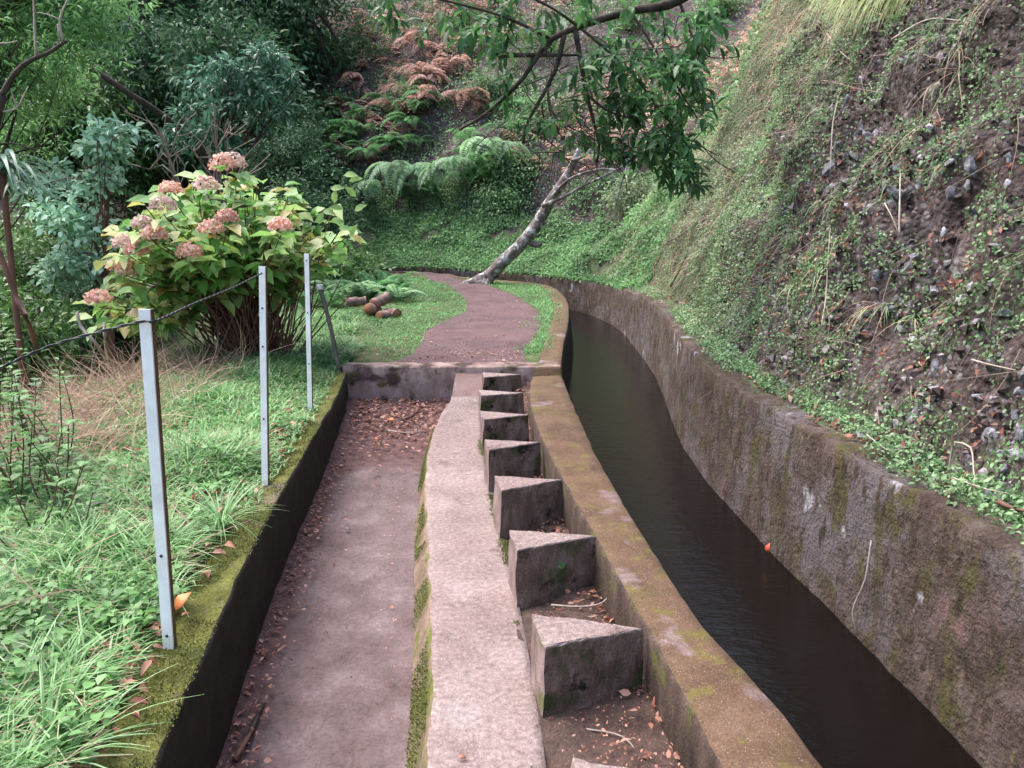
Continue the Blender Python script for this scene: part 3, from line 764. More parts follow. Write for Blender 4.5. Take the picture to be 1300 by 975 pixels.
    hh = np.clip(.055 + .03 * fbm(np.column_stack([q, 0 * q[:, 0]]), 1.2, 2, 190), .025, .12)
    blades(pg, pos, np.column_stack([out * .7, np.ones(N)]), hh * RNG.uniform(.6, 1.5, N), .006 + .0006 * q[:, 1], RNG.uniform(.5, 1.8, N), 3, np.column_stack([out, -.5 * np.ones(N)]))
    tag(pg.build('path_side_grass', M['grasspath']), 'short bright grass on both sides of the curving dirt path', 'grass', kind='stuff')
grass_verge()

# ------------------------------------------------------------------ bank vegetation
def bank_sample(s0, s1, r0, r1, n):
    s = RNG.uniform(s0, s1, n); r = BO + r0 + (r1 - r0) * RNG.random(n); return s, r
SY = lambda y: float(np.interp(y, CW[:np.argmax(CW[:, 1] > 13), 1], s_len[:np.argmax(CW[:, 1] > 13)]))
SEND = float(s_len[np.argmax((CW[:, 0] < -7.5) & (CW[:, 1] > 12))])
def bank_cover():
    up = np.array([0, 0, 1.])
    mb = MB(); ms = MB(); br = MB(); dl = MB(); uv = MB()
    def put(mb_, s, r, size, asp=.7, lift=.02, flat=.5):
        p = bankP(s, r); n = bankN(s, r); N = len(s)
        d = unit(rnd_unit(N) + n * .3 - up * .35)
        p = p + n * (RNG.random((N, 1)) * lift)
        sz = size * RNG.uniform(.6, 1.4, N)
        leaves(mb_, p, d, unit(n + rnd_unit(N) * flat), sz, sz * asp)
    # near rocky part: small plants in patches
    s, r = bank_sample(SY(.8), SY(7.5), 0, 3.0, 260000)
    n3 = fbm(bankP(s, r), 4.5, 4, 200)
    k = (n3 + .5 * RNG.normal(0, .35, len(s)) > -.10 + .0 * np.clip((r - 1.2), 0, 1) - .35 * np.clip((s - SY(4.6)) / 2.5, 0, 1) - .35 * np.exp(-((r - BO) / .2) ** 2))
    put(mb, s[k], r[k], .016, .75, .04)
    # middle: fine mossy green
    s, r = bank_sample(SY(.5), SY(7), 1.3, 3.8, 50000); n3 = fbm(bankP(s, r), 2.2, 4, 217); k = n3 > .05; put(ms, s[k], r[k], .026, .5, .06)
    s, r = bank_sample(SY(5.2), SY(12.5), 0, 3.6, 140000)
    n3 = fbm(bankP(s, r), 1.5, 4, 210)
    k = n3 > -.15 + .22 * (r > 2.2)
    put(ms, s[k], r[k], .026, .5, .05)
    s, r = bank_sample(SY(2), SY(7), 0.1, 2.2, 30000)
    n3 = fbm(bankP(s, r), 1.8, 4, 215); k = n3 > .3 - .4 * np.clip((s - SY(4)) / 3, 0, 1)
    put(ms, s[k], r[k], .014, .5, .03)
    # far foot: bright cover
    s, r = bank_sample(SY(10.5), SEND, 0, 2.1, 110000)
    n3 = fbm(bankP(s, r), 1.2, 4, 220)
    k = n3 > -.55 + .5 * np.clip((SY(12.) - s) / 3, 0, 1) + .5 * (r > 1.65)
    put(br, s[k], r[k], .045, .7, .09)
    # plants over the wall's top edge
    s = RNG.uniform(SY(1), SY(13), 9000); r = BO + RNG.uniform(-.09, .12, 9000)
    n3 = fbm(bankP(s, r), 2.5, 3, 230); k = n3 > -.05
    put(mb, s[k], r[k], .02, .7, .05)
    cr = MB(); s, r = bank_sample(SY(.8), SY(9), .02, 3.0, 95000)
    p = bankP(s, r); n = bankN(s, r); kk = (fbm(p, 3.5, 3, 260) > -.15) & (RNG.random(len(s)) < np.clip(1.3 - (s - SY(4)) / 4, .15, 1)); p = p[kk]; n = n[kk]; N = len(p)
    ico = np.array([(0, 0, 1), (.9, 0, .1), (0, .9, .1), (-.9, 0, .1), (0, -.9, .1)], float); tr = np.array([(0, 1, 2), (0, 2, 3), (0, 3, 4), (0, 4, 1)])
    a = unit(np.cross(n, rnd_unit(N))); b2 = np.cross(n, a); sz = (.004 + .026 * RNG.random(N) ** 3.2)[:, None, None]
    loc = ico[None] * RNG.uniform(.6, 1.3, (N, 1, 3)) + RNG.normal(0, .12, (N, 5, 3))
    V = p[:, None] + (a[:, None] * loc[..., 0:1] + b2[:, None] * loc[..., 1:2] + n[:, None] * loc[..., 2:3]) * sz
    cr.add(V.reshape(-1, 3), t=(np.arange(N)[:, None, None] * 5 + tr[None]).reshape(-1, 3))
    tag(cr.build('bank_stones', M['crumb'], smooth=False), 'gravelly stones and soil crumbs crusting the right bank', 'gravel', kind='stuff')
    s = RNG.uniform(SY(11), SEND, 9000); r = BO + RNG.uniform(-.14, .1, 9000); put(br, s, r, .05, .7, .05)
    # far upper: mixed shrub cover
    s, r = bank_sample(SY(8), SEND, 1.15, 9, 150000)
    n3 = fbm(bankP(s, r), 1.3, 4, 240)
    k = n3 + RNG.normal(0, .3, len(s)) > .1
    put(mb, s[k], r[k], .055, .6, .22, .9)
    tag(mb.build('bank_ground_cover', M['cover']), 'small leaved green creepers patching the steep bank', 'ground cover', kind='stuff')
    tag(ms.build('bank_moss', M['covermoss']), 'fine dull green moss and seedlings matting the bank', 'moss', kind='stuff')
    tag(br.build('bank_bright_cover', M['coverbright']), 'bright green ground cover along the foot of the far bank', 'ground cover', kind='stuff')
    s, r = bank_sample(SY(4), SY(13), 2.0, 6.5, 60000); n3 = fbm(bankP(s, r), 1.3, 4, 245); k = n3 > .0
    put(uv, s[k], r[k], .035, .55, .12, .8)
    tag(uv.build('upper_bank_cover', M['cover']), 'leafy green cover on the upper part of the right bank', 'ground cover', kind='stuff')
    # dead leaves
    s, r = bank_sample(SY(.8), SY(12), -.03, 3.4, 24000)
    p = bankP(s, r); n = bankN(s, r); N = len(s)
    n3 = fbm(p, 1.7, 3, 250); k = n3 > -.1
    sz = RNG.uniform(.014, .055, N)
    leaves(dl, (p + n * .012)[k], unit(rnd_unit(N) - up * .3)[k], unit(n + rnd_unit(N) * .5)[k], sz[k], sz[k] * .45, 1.6)
    s, r = bank_sample(SY(7), SEND, 1.6, 8, 5000)
    p = bankP(s, r); n = bankN(s, r); N = len(s); sz = RNG.uniform(.05, .1, N)
    leaves(dl, p + n * .03, unit(rnd_unit(N) - up * .3), unit(n + rnd_unit(N) * .8), sz, sz * .45, 1.6)
    tag(dl.build('bank_leaf_litter', M['deadleaf']), 'reddish brown dead leaves caught on the steep bank', 'fallen leaves', kind='stuff')
    hg = MB(); hd = MB()
    s, r = bank_sample(SY(.5), SY(13), .15, 4.5, 2600); p = bankP(s, r); n = bankN(s, r); k = fbm(p, 1.4, 3, 280) > .0; p = p[k]; n = n[k]
    idx = np.repeat(np.arange(len(p)), 12); N = len(idx); P0 = p[idx] + RNG.normal(0, .012, (N, 3)); d = unit(n[idx] + rnd_unit(N) * .7 + up * .3)
    bl = unit(n[idx] * .1 + rnd_unit(N) * .35 - up); L = RNG.uniform(.05, .15, N) * (1 + .1 * P0[:, 1]); dr = RNG.random(N) < np.where(P0[:, 2] > 1.9, .6, .25)
    blades(hg, P0[~dr], d[~dr], L[~dr], .0045, 2.6, 4, bl[~dr]); blades(hd, P0[dr], d[dr], L[dr] * 1.9, .0032, 2.4, 5, bl[dr])
    tag(hg.build('bank_grass', M['cover']), 'fine green grass tufts drooping from the bank', 'grass', kind='stuff')
    tag(hd.build('bank_dry_grass', M['grassdry']), 'wispy dry straw hanging down the bank', 'dry grass', kind='stuff')
    # dead bracken: drooping toothed strips
    bk = MB()
    s, r = bank_sample(SY(8), SEND, 2.1, 8.5, 3600)
    p = bankP(s, r); k = (vnoise(p, .35, 61) + .5 * vnoise(p, 1.1, 62)) > -.05
    p = p[k]; N = len(p); a = RNG.uniform(0, 2 * PI, N)
    for i in range(N):
        d = np.array([math.cos(a[i]), math.sin(a[i]) - .4, .5 + .5 * RNG.random()]); L = RNG.uniform(.25, .55)
        t = np.linspace(0, 1, 9)[1:]; c = p[i] + np.outer(t * L, d) - np.outer((t ** 2) * L * RNG.uniform(.1, .9), up)
        w = L * .45 * (1 - t) + .02
        sd = unit(np.cross(d, up)); cc = np.repeat(c, 2, 0); ww = np.repeat(w, 2); sg = np.tile([1, -1], 8)
        dd = sd[None] * sg[:, None] + d[None] * .35 - up * .35
        leaves(bk, cc, dd, np.tile(up, (16, 1)), ww, ww * .38)
    tag(bk.build('dead_bracken', M['bracken']), 'rust brown dead bracken covering the upper far bank', 'bracken', kind='stuff')
    # thin hanging stems and roots as a mass
    tw = MB()
    s, r = bank_sample(SY(.5), SY(16), .1, 5.5, 3600)
    p = bankP(s, r) + bankN(s, r) * .02; N = len(p)
    for i in range(N):
        L = RNG.uniform(.12, .5); d = unit(np.array([RNG.normal(0, .5), RNG.normal(0, .5), -1 + RNG.random() * 1.2])); sd = rnd_unit(1)[0]
        t = np.linspace(0, 1, 5)[:, None]; pts = p[i] + d * L * t + sd * (t * (1 - t)) * L * .3
        sv, rv = s[i], r[i]
        tw.tube(pts + np.array([-.02, 0, .0]), np.linspace(.003, .001, 5) * RNG.uniform(.6, 1.2), 4, False)
    tag(tw.build('hanging_stems', M['twig']), 'tangle of thin dry stems and roots hanging over the bank', 'dry stems', kind='stuff')
bank_cover()

# rocks in bank
def rocks():
    protos = []
    for k in range(4):
        me = bpy.data.meshes.new('rock')
        import bmesh
        bm = bmesh.new(); bmesh.ops.create_icosphere(bm, subdivisions=3, radius=1)
        q = np.array([v.co[:] for v in bm.verts])
        c = np.round(q * 1.6 + fbm(q, 1.3, 2, 300 + k)[:, None] * .5) / 1.6
        q = q * (1 + .28 * fbm(q, 1.2, 3, 310 + k)[:, None]); q = q * .6 + c * .35
        for _ in range(16):
            pn = unit(RNG.normal(size=3)); h = RNG.uniform(.45, .75); dd = q @ pn - h; q = q - np.outer(np.maximum(dd, 0), pn)
        q *= np.array([1.1, .8, .6])
        for v, c_ in zip(bm.verts, q): v.co = c_
        bm.to_mesh(me); bm.free(); me.materials.append(M['rock']); protos.append(me)
    spots = [(620 + 0, 0)] * 0
    pix = []
    for (cu, cv, su, sv, n) in [(1090, 170, 30, 20, 12), (1080, 210, 30, 20, 12), (1130, 225, 30, 12, 9), (1190, 300, 40, 40, 10), (1270, 470, 20, 40, 10), (1285, 560, 14, 30, 9), (1230, 200, 30, 30, 8), (1150, 440, 35, 30, 8), (1100, 345, 40, 30, 8), (1200, 385, 40, 25, 8), (1020, 460, 30, 40, 8), (1060, 130, 20, 20, 8), (1250, 290, 30, 30, 6), (1255, 600, 20, 20, 5), (1180, 560, 40, 40, 6), (1020, 250, 30, 30, 6)]:
        for _ in range(n): pix.append((cu + RNG.normal() * su, cv + RNG.normal() * sv))
    ss = np.linspace(SY(.6), SY(8), 420); rs = np.linspace(BO + .1, 3.4, 170)
    S, R = np.meshgrid(ss, rs); q = bankP(S.ravel(), R.ravel()); nn = bankN(S.ravel(), R.ravel())
    yy = q[:, 1] * cp - (q[:, 2] - EYE) * sp; U = 650 + F * q[:, 0] / yy; Vv = 487.5 - F * (q[:, 1] * sp + (q[:, 2] - EYE) * cp) / yy
    for (u, v) in pix:
        i = np.argmin((U - u) ** 2 + (Vv - v) ** 2 + 1e9 * (yy < .3))
        if (U[i] - u) ** 2 + (Vv[i] - v) ** 2 > 100: continue
        o = link('rock', protos[RNG.integers(4)]); sz = RNG.uniform(.016, .055) * (1.0 if RNG.random() < .85 else 1.5)
        o.location = tuple(q[i] - nn[i] * sz * .12); o.scale = (sz * 1.2, sz, sz); o.rotation_euler = tuple(RNG.uniform(0, 6.28, 3))
        tag(o, 'small angular grey rock bedded in the steep soil bank', 'rock', 'grey rocks studding the right bank')
rocks()

# ------------------------------------------------------------------ litter and small things
def litter():
    mb = MB(); up = np.array([0, 0, 1.])
    q = scatter_rect(-1.55, -.4, 4.6, YW, 3200)
    dK, _ = side_dist(q, KI); xs = np.interp(q[:, 1], SL[:, 1], SL[:, 0])
    w = np.clip((q[:, 1] - 5.0) / 1.0, .05, 1)
    q = q[(dK > .0) & (q[:, 0] < xs - .02) & (RNG.random(len(q)) < w)]
    def put(q, z, s0, s1, rg=.35):
        N = len(q); sz = RNG.uniform(s0, s1, N)
        leaves(mb, np.column_stack([q, z + RNG.uniform(.004, .018, N)]), np.column_stack([RNG.normal(size=(N, 2)), RNG.normal(0, .2, N)]), np.column_stack([RNG.normal(0, rg, (N, 2)), np.ones(N)]), sz, sz * RNG.uniform(.3, .75, N), .8)
    put(q, fl_z(q[:, 1]) + .03, .015, .05)
    # along the kerb foot
    n = 900; y = RNG.uniform(1, 5, n); x = np.interp(y, KI[:, 1], KI[:, 0]) + np.abs(RNG.normal(0, .07, n)) + .01
    put(np.stack([x, y], 1), fl_z(y) + .03, .008, .03)
    n = 90; y = RNG.uniform(1, 5, n); x = np.interp(y, SL[:, 1], SL[:, 0]) - .13 - np.abs(RNG.normal(0, .05, n))
    put(np.stack([x, y], 1), fl_z(y) + .005, .006, .022)
    n = 5200; y = RNG.uniform(1, YW, n); a = np.interp(y, SR[:, 1], SR[:, 0]); b = np.interp(y, LI1[:, 1], LI1[:, 0]); x = a + (b - a) * (.08 + .92 * RNG.random(n) ** .6)
    k3 = (vnoise(np.stack([x, y, 0 * x], 1), 9, 3) > -.2) | (RNG.random(n) < .25); x, y, a, b = x[k3], y[k3], a[k3], b[k3]; put(np.stack([x, y], 1), st_z(y) * .5 - .004 + .055 * (x - a + .03) / (b - a + .11), .004, .017, .7)
    n = 260; y = RNG.uniform(1.2, YW, n); a = np.interp(y, SR[:, 1], SR[:, 0]); b = np.interp(y, LI1[:, 1], LI1[:, 0]); x = b - .01 - (b - a) * .5 * RNG.random(n) ** 2; put(np.stack([x, y], 1), st_z(y) * .5 + .04, .02, .045, .8)
    # few on path, walkway
    n = 260; q = scatter_rect(-1.4, .3, YW + .2, 14, n * 3); q = q[in_path(q)][:110]; put(q, gz(q[:, 0], q[:, 1]) + .012, .015, .05, .1)
    n = 500; n = 260; q = scatter_rect(-1.5, .1, YW + .2, YW + .8, n); put(q, gz(q[:, 0], q[:, 1]) + .012, .012, .04)
    tag(mb.build('leaf_litter', M['deadleaf']), 'small brown leaf litter in the channel and between the blocks', 'leaf litter', kind='stuff')
    # pebbles
    pb = MB(); ico = np.array([(0, 0, 1), (.9, 0, .2), (0, .9, .2), (-.9, 0, .2), (0, -.9, .2), (0, 0, -.6)]); tr = [(0, 1, 2), (0, 2, 3), (0, 3, 4), (0, 4, 1), (5, 2, 1), (5, 3, 2), (5, 4, 3), (5, 1, 4)]
    for _ in range(260):
        y = RNG.uniform(1.2, YW)
        if RNG.random() < .6: x = np.interp(y, KI[:, 1], KI[:, 0]) + RNG.random() * .5; z = fl_z(y) + .006
        else: x = np.interp(y, SR[:, 1], SR[:, 0]) + RNG.random() * .3; z = st_z(y) * .5
        pb.add(ico * RNG.uniform(.0015, .006) * RNG.uniform(.6, 1.2, 3) + np.array([x, y, z]), t=tr)
    for _ in range(500):
        x, y = RNG.uniform(-1.2, .6), RNG.uniform(YW + .2, 11)
        if in_path(np.array([[x, y]]))[0]: pb.add(ico * RNG.uniform(.003, .009) + np.array([x, y, ZP + .012]), t=tr)
    tag(pb.build('pebbles', M['rock'], smooth=False), 'tiny grey pebbles scattered over the channel floor and path', 'pebbles', kind='stuff')
    # twigs on the channel floor, as things
    tws = [((340, 585), (395, 578), (440, 572), -.02, 'long dark twig lying across the litter by the cross wall', .008),
           ((330, 935), (322, 900), (330, 875), -.19, 'short forked brown twig on the dark soil at the kerb foot', .007)]
    def twig(pts, rad, label, mat='twig', n=6, grp=None):
        c = spline(pts, .03); m = MB(); m.tube(c, np.linspace(rad, rad * .45, len(c)), n, True, .15)
        o = m.build('twig', M[mat], None, True, pts[0]); tag(o, label, 'twig', grp); return o
    zf = -.02
    twig([P(498, 500, zf + .03), P(520, 497, zf + .05), P(545, 492, zf + .05), P(572, 480, zf + .10)], .010, 'long twig resting on leaf litter against the cross wall', 'barkdark')
    twig([P(508, 535, zf), P(525, 527, zf + .03), P(536, 515, zf + .03)], .008, 'short curved twig lying in the litter before the cross wall', 'barkdark')
    twig([P(490, 546, -.04), P(515, 549, -.03), P(540, 547, -.03)], .006, 'pale straight twig on litter at the edge of the bare concrete', 'twigpale')
    twig([P(372, 735, -.15), P(392, 708, -.15), P(410, 688, -.15)], .005, 'thin dark twig on the soil along the kerb foot', 'barkdark')
    twig([P(312, 945, -.17), P(325, 915, -.16), P(336, 890, -.17)], .008, 'dark twig nearest the camera at the kerb foot', 'barkdark')
    twig([P(298, 965, -.17), P(310, 945, -.15), P(322, 925, -.16)], .010, 'piece of reddish bark at the kerb foot at the bottom edge', 'cane')
    twig([P(742, 925, .0), P(790, 935, .02), P(815, 965, .01), P(817, 975, .01)], .003, 'thin pale twig on the soil before the nearest block', 'twigpale')
    twig([P(700, 768, .03), P(735, 770, .05), P(765, 765, .07), P(779, 745, .10)], .004, 'pale curved twig behind the nearest block', 'twigpale')
    # sticks on bank
    ss = np.linspace(SY(.6), SY(13), 620); rs = np.linspace(BO + .0, 3.6, 180)
    S, R = np.meshgrid(ss, rs); q = bankP(S.ravel(), R.ravel()); nn = bankN(S.ravel(), R.ravel())
    yy = q[:, 1] * cp - (q[:, 2] - EYE) * sp; U = 650 + F * q[:, 0] / yy; Vv = 487.5 - F * (q[:, 1] * sp + (q[:, 2] - EYE) * cp) / yy
    def on(u, v, lift=.03):
        i = np.argmin((U - u) ** 2 + (Vv - v) ** 2 + 1e9 * (yy < .3)); return q[i] + nn[i] * lift
    global ONB; ONB = on
    for pl, rad, lab, mt in [
        ([(1052, 415), (1058, 380), (1062, 330), (1064, 300)], .004, 'long thin upright pale stalk at the middle of the bank', 'twigpale'),
        ([(1145, 300), (1150, 250), (1153, 205)], .005, 'upright pale stalk among the grey rocks', 'twigpale'),
        ([(1062, 215), (1070, 160), (1073, 115)], .004, 'pale stalk left of the grey rock patch below the hanging grass', 'twigpale'),
        ([(957, 160), (962, 100), (965, 50)], .005, 'straight upright stick high on the left part of the bank', 'twigpale'),
        ([(1010, 100), (1050, 112), (1100, 118), (1140, 125)], .004, 'thin reddish twig crossing under the hanging grass', 'twig'),
        ([(865, 222), (900, 185), (950, 135)], .006, 'slanting pale stick below the overhanging leaves', 'twigpale'),
        ([(870, 215), (915, 168), (960, 110)], .004, 'thinner slanting stick beside the pale one near the leaves', 'twig'),
        ([(1228, 555), (1245, 580), (1250, 610), (1246, 625)], .004, 'pale curved twig standing over the wall top', 'twigpale'),
        ([(1090, 583), (1130, 582), (1150, 578)], .003, 'thin twig lying on the soil ledge above the wall', 'twigpale'),
        ([(1120, 265), (1138, 280), (1145, 298)], .004, 'short bent twig leaning beside the upright stalk among rocks', 'twigpale'),
        ([(1245, 458), (1270, 470), (1300, 465)], .004, 'curved pale twig at the right edge above white rocks', 'twigpale'),
        ([(1140, 50), (1190, 28), (1230, 30)], .006, 'grey stick lying level at the top right of the bank', 'twigpale'),
        ([(1055, 45), (1075, 70), (1090, 90)], .005, 'short pale stick just under the hanging grass tuft', 'twigpale'),
        ([(856, 365), (870, 340), (888, 305), (893, 282)], .013, 'dark dead branch leaning on the mossy bank by the wall', 'barkdark'),
        ([(840, 312), (865, 300), (893, 280)], .011, 'grey dead branch reaching left from the leaning dark one', 'bark'),
        ([(1270, 650), (1290, 660), (1310, 668)], .010, 'thick brown stick at the right edge above the wall', 'cane'),
        ([(1210, 620), (1250, 633), (1290, 640)], .003, 'thin pale stem crossing the wall top at the right edge', 'twigpale')]:
        twig([on(u, v, .045) for u, v in pl], rad, lab, mt)
    # twig on the wall face over the water
    twig([P(1106, 686, 0) * 0 + D(1106, 686, 2.93), D(1098, 735, 2.90), D(1082, 775, 2.88), D(1088, 805, 2.86)], .003, 'thin bent twig hanging down the canal wall to the water', 'twigpale')
    # individual leaves
    def one(p, d, n, L, W, mat, label, cat='leaf', grp=None):
        m = MB(); leaves(m, np.array([p]), np.array([d]), np.array([n]), L, W, 1.6)
        q_ = m.V[0]; o = m.build('fallen_leaf', M[mat], None, True, p); 
        md = o.modifiers.new('thick', 'SOLIDIFY'); md.thickness = .0012
        tag(o, label, cat, grp)
    p = D(975, 702, 3.66); one(p, (-.1, 0, 1), (-1, -.3, .2), .05, .04, 'redleaf', 'single red leaf stuck to the canal wall at the waterline')
    one(P(832, 905, .02), (.25, .2, .9), (-.6, -.8, .3), .075, .04, 'brownleaf', 'glossy brown upright leaf by the parapet right of the nearest block')
    one(P(838, 925, .0), (.1, .3, .8), (-.3, -.9, .2), .07, .04, 'brownleaf', 'curled brown leaf just below the upright glossy one')
    one(P(775, 775, .02), (.3, .3, .8), (-.5, -.8, .4), .06, .03, 'brownleaf', 'dead brown leaf standing between the two nearest blocks')
    one(P(764, 780, .0), (.9, .1, .4), (-.2, -.5, .8), .06, .03, 'deadleaf', 'pale dead leaf lying between the two nearest blocks')
    one(P(493, 533, .0), (.6, .2, 0), (0, -.2, 1), .06, .05, 'orangeleaf', 'orange leaf lying on the channel litter')
    one(P(476, 558, -.04), (.4, .4, 0), (0, -.2, 1), .05, .04, 'orangeleaf', 'orange leaf at the edge of the bare channel concrete')
    one(P(223, 775, .30), (.3, .3, .5), (-.3, -.8, .6), .07, .05, 'orangeleaf', 'orange dead leaf in the grass behind the nearest steel post')
    one(P(437, 671, -.12), (.6, .1, 0), (0, -.2, 1), .035, .025, 'rock', 'small grey stone like leaf on the channel concrete')
    one(P(580, 962, .01), (.6, .1, 0.05), (0, -.1, 1), .03, .014, 'brownleaf', 'brown leaf on the pale concrete strip at the bottom edge')
M['orangeleaf'] = plain('orange_leaf', (.62, .20, .06), .5)
litter()
def kerb_moss():
    mb = MB(); n = 30000; i = RNG.integers(0, len(K), n); t = RNG.random(n); kn = normals2(K)
    p = K[i] - kn[i] * (t * wk)[:, None] + RNG.normal(0, .03, (n, 2)) * np.stack([0 * t, 1 + 0 * t], 1); p3 = np.column_stack([p, np.full(n, ZB)])
    d, _ = side_dist(p, KI); k = (d < -.004) & (d > -wk) & (fbm(p3, 4, 3, 270) > -.25) & (p[:, 1] < 4.8) & (p[:, 1] > .8); p3 = p3[k]; N = len(p3)
    L = RNG.uniform(.005, .012, N); leaves(mb, p3, np.column_stack([RNG.normal(0, .7, (N, 2)), np.ones(N)]), rnd_unit(N), L, L * .55)
    n = 26000; y = RNG.uniform(1, 5.6, n); x = np.interp(y, SR[:, 1], SR[:, 0]) + RNG.normal(0, .018, n); p3 = np.stack([x, y, st_z(y) + .001], 1)
    k = fbm(p3, 3.2, 3, 275) > .22; p3 = p3[k]; N = len(p3); L = RNG.uniform(.004, .010, N); m2 = MB(); leaves(m2, p3, np.column_stack([RNG.normal(0, .7, (N, 2)), np.ones(N)]), rnd_unit(N), L, L * .55)
    n = 26000; y = RNG.uniform(1, 5.4, n); t = RNG.random(n); xa = np.interp(y, SL[:, 1], SL[:, 0]); f = np.interp(y, [0, 4, 5.5], [.11, .07, .03])
    p3 = np.stack([xa - f * t - .004, y, st_z(y) + (fl_z(y) - st_z(y)) * t], 1); k = (fbm(p3, 3.5, 3, 276) > .12) & (t < .75); p3 = p3[k]; N = len(p3); L = RNG.uniform(.004, .010, N)
    leaves(m2, p3, np.column_stack([-.8 + RNG.normal(0, .5, N), RNG.normal(0, .5, N), .5 * np.ones(N)]), rnd_unit(N), L, L * .55)
    tag(m2.build('walkway_moss', M['mosstuft']), 'patchy olive moss on the side and edge of the concrete strip', 'moss', kind='stuff')
    tag(mb.build('kerb_moss', M['mosstuft']), 'olive cushion moss growing along the top of the kerb', 'moss', kind='stuff')
kerb_moss()
# clover on block 2
def clover():
    cs = BLK[1]; f = cs[1] * .48 + cs[2] * .52; nrm = unit(np.cross(cs[2] - cs[1], [0, 0, 1.])); p = np.array([f[0], f[1], .16]) + nrm * .014
    if nrm[1] > 0: p = p - nrm * .028; nrm = -nrm
    m = MB(); N = 7; a = np.linspace(0, 5.4, N); x = unit(cs[2] - cs[1])
    N = 4; a = np.array([.3, 1.9, 3.3, 5.0]); leaves(m, np.tile(p, (N, 1)) + nrm * .008, np.outer(np.cos(a), x) + np.outer(np.sin(a), [0, 0, 1.]) + nrm * .3, np.tile(nrm, (N, 1)), .019, .022)
    o = m.build('clover', M['coverbright'], None, True, p); tag(o, 'tiny bright green clover growing on the face of a block', 'plant')
    st = MB(); st.tube([p - nrm * .02, p + nrm * .01], .002, 5); st.build('stem', M['weed'], o, True)
clover()
for o in [x for x in bpy.data.objects if x.name.startswith('clover')]:
    for c in o.children: 
        pass

# ------------------------------------------------------------------ fence
def fence():
    data = [((186, 392), (216.5, 824), 2.42, .0175, 'nearest galvanised steel fence post standing on the mossy kerb', [.70, .95]),
            ((334, 338), (337.5, 616), None, .0155, 'middle galvanised steel fence post with dark bolt holes', [.18, .35, .68]),
            ((390, 322), (394.5, 524), None, .0150, 'farthest galvanised steel fence post in front of the hydrangea', [.04, .36, .68])]
    tops = []
    for (ut, vt), (ub, vb), _, w, lab, hs in data:
        b = P(ub, vb, ZB - .005); t = D(ut, vt, b[1]); 
        rt = thing('fence_post', lab, 'fence post', b, 'steel fence posts along the kerb')
        ax = unit(t - b); yv = unit(np.cross(ax, np.array([1, .0, 0]))); yv = unit(np.array([.15, 1, 0]) - ax * ax[1]); xv = np.cross(yv, ax)
        th = .0025; dp = .010
        L = np.linalg.norm(t - b) / 2 + .02; c = (b + t) / 2 - ax * .02
        m = MB(); m.box(c - yv * dp, (w, th, L), (xv, yv, ax)); m.build('front_flange', M['steel'], rt, False)
        m = MB(); m.box(c + xv * (w - th) + yv * .0012, (th, dp - .0018, L), (xv, yv, ax)); m.build('side_flange', M['steelside'], rt, False)
        for h in hs:
            p = t + (b - t) * h - yv * (dp + th + .001)
            m = MB(); m.tube([p + yv * .001, p - yv * .003], .0045, 8); m.build('bolt', M['dark'], rt)
        tops.append((t, ax))
    # wire
    w = MB()
    t1 = tops[0][0] + np.array([-.02, -.022, -.035]); t2 = tops[1][0] + np.array([0, -.022, -.03])
    L0 = D(-40, 483, 1.9)
    a = spline([L0, D(0, 467, 2.0), D(70, 437, 2.2), t1, t1 + np.array([.04, .03, .0]), t1 * .65 + t2 * .35 + np.array([0, 0, -.012]), t1 * .35 + t2 * .65 + np.array([0, 0, -.012]), t2], .012)
    k = np.arange(len(a)); ph = k * .75
    for s_ in (0, PI):
        off = np.stack([0 * ph, np.cos(ph + s_) * .0024, np.sin(ph + s_) * .0024], 1)
        w.tube(a + off, .0024, 5)
    o = w.build('fence_wire', M['wire'], None, True, a[0]); tag(o, 'twisted dark wire strung between the steel posts', 'wire')
    # leaning old wooden stake
    b = P(431, 472, ZP - .02); t = D(406, 362, b[1] + .1)
    rt = thing('wooden_stake', 'thin dark weathered stake leaning beyond the farthest steel post', 'stake', b)
    m = MB(); m.tube(spline([b, (b + t) / 2 + [.01, 0, 0], t], .05), .018, 7, True, .12); m.build('stake_pole', M['oldwood'], rt)
    m = MB(); 
    for j in range(5):
        a_ = np.linspace(0, 2 * PI, 12); m.tube(np.stack([t[0] + .026 * np.cos(a_), t[1] + .026 * np.sin(a_), np.full(12, t[2] - .03 + j * .008)], 1), .004, 4)
    m.build('wire_tie', M['steel'], rt)
fence()

# ------------------------------------------------------------------ logs
def logs():
    def log(c, d, L, r, lab):
        d = unit(np.asarray(d, float)); c = np.asarray(c, float)
        m = MB(); t = np.linspace(-.5, .5, 7)[:, None]
        rt = thing('sawn_log', lab, 'log', c - [0, 0, r], 'sawn logs piled in the grass')
        m.tube(c + d * L * t, r * (1 + RNG.normal(0, .06, 7)), 14, False, .09); m.build('log_bark', M['logbark'], rt)
        for s in (-.5, .5):
            e = MB(); e.tube([c + d * L * (s * .985), c + d * L * s * 1.0], r * .97, 14, True); e.build('cut_end', M['endgrain'], rt)
    y = P(475, 402, ZP)[1]
    px = lambda u, v, dy=0: D(u, v, y + dy)
    log(px(473, 393, .0), (-.25, -.9, .15), .24, .066, 'sawn log at left of the pile with its reddish end facing out')
    log(px(483, 382, .12), (-.5, -.75, -.2), .26, .066, 'pale sawn log lying on top of the pile')
    log(px(487, 401, -.10), (-.4, -.85, .0), .16, .062, 'lowest front log of the pile with a broken face')
    log(px(498, 399, .05), (.75, -.6, 0), .17, .066, 'dark sawn log at the right end of the pile')
    log(px(452, 383, .2), (1, .3, .05), .24, .055, 'thin pale log lying left behind the pile')
logs()

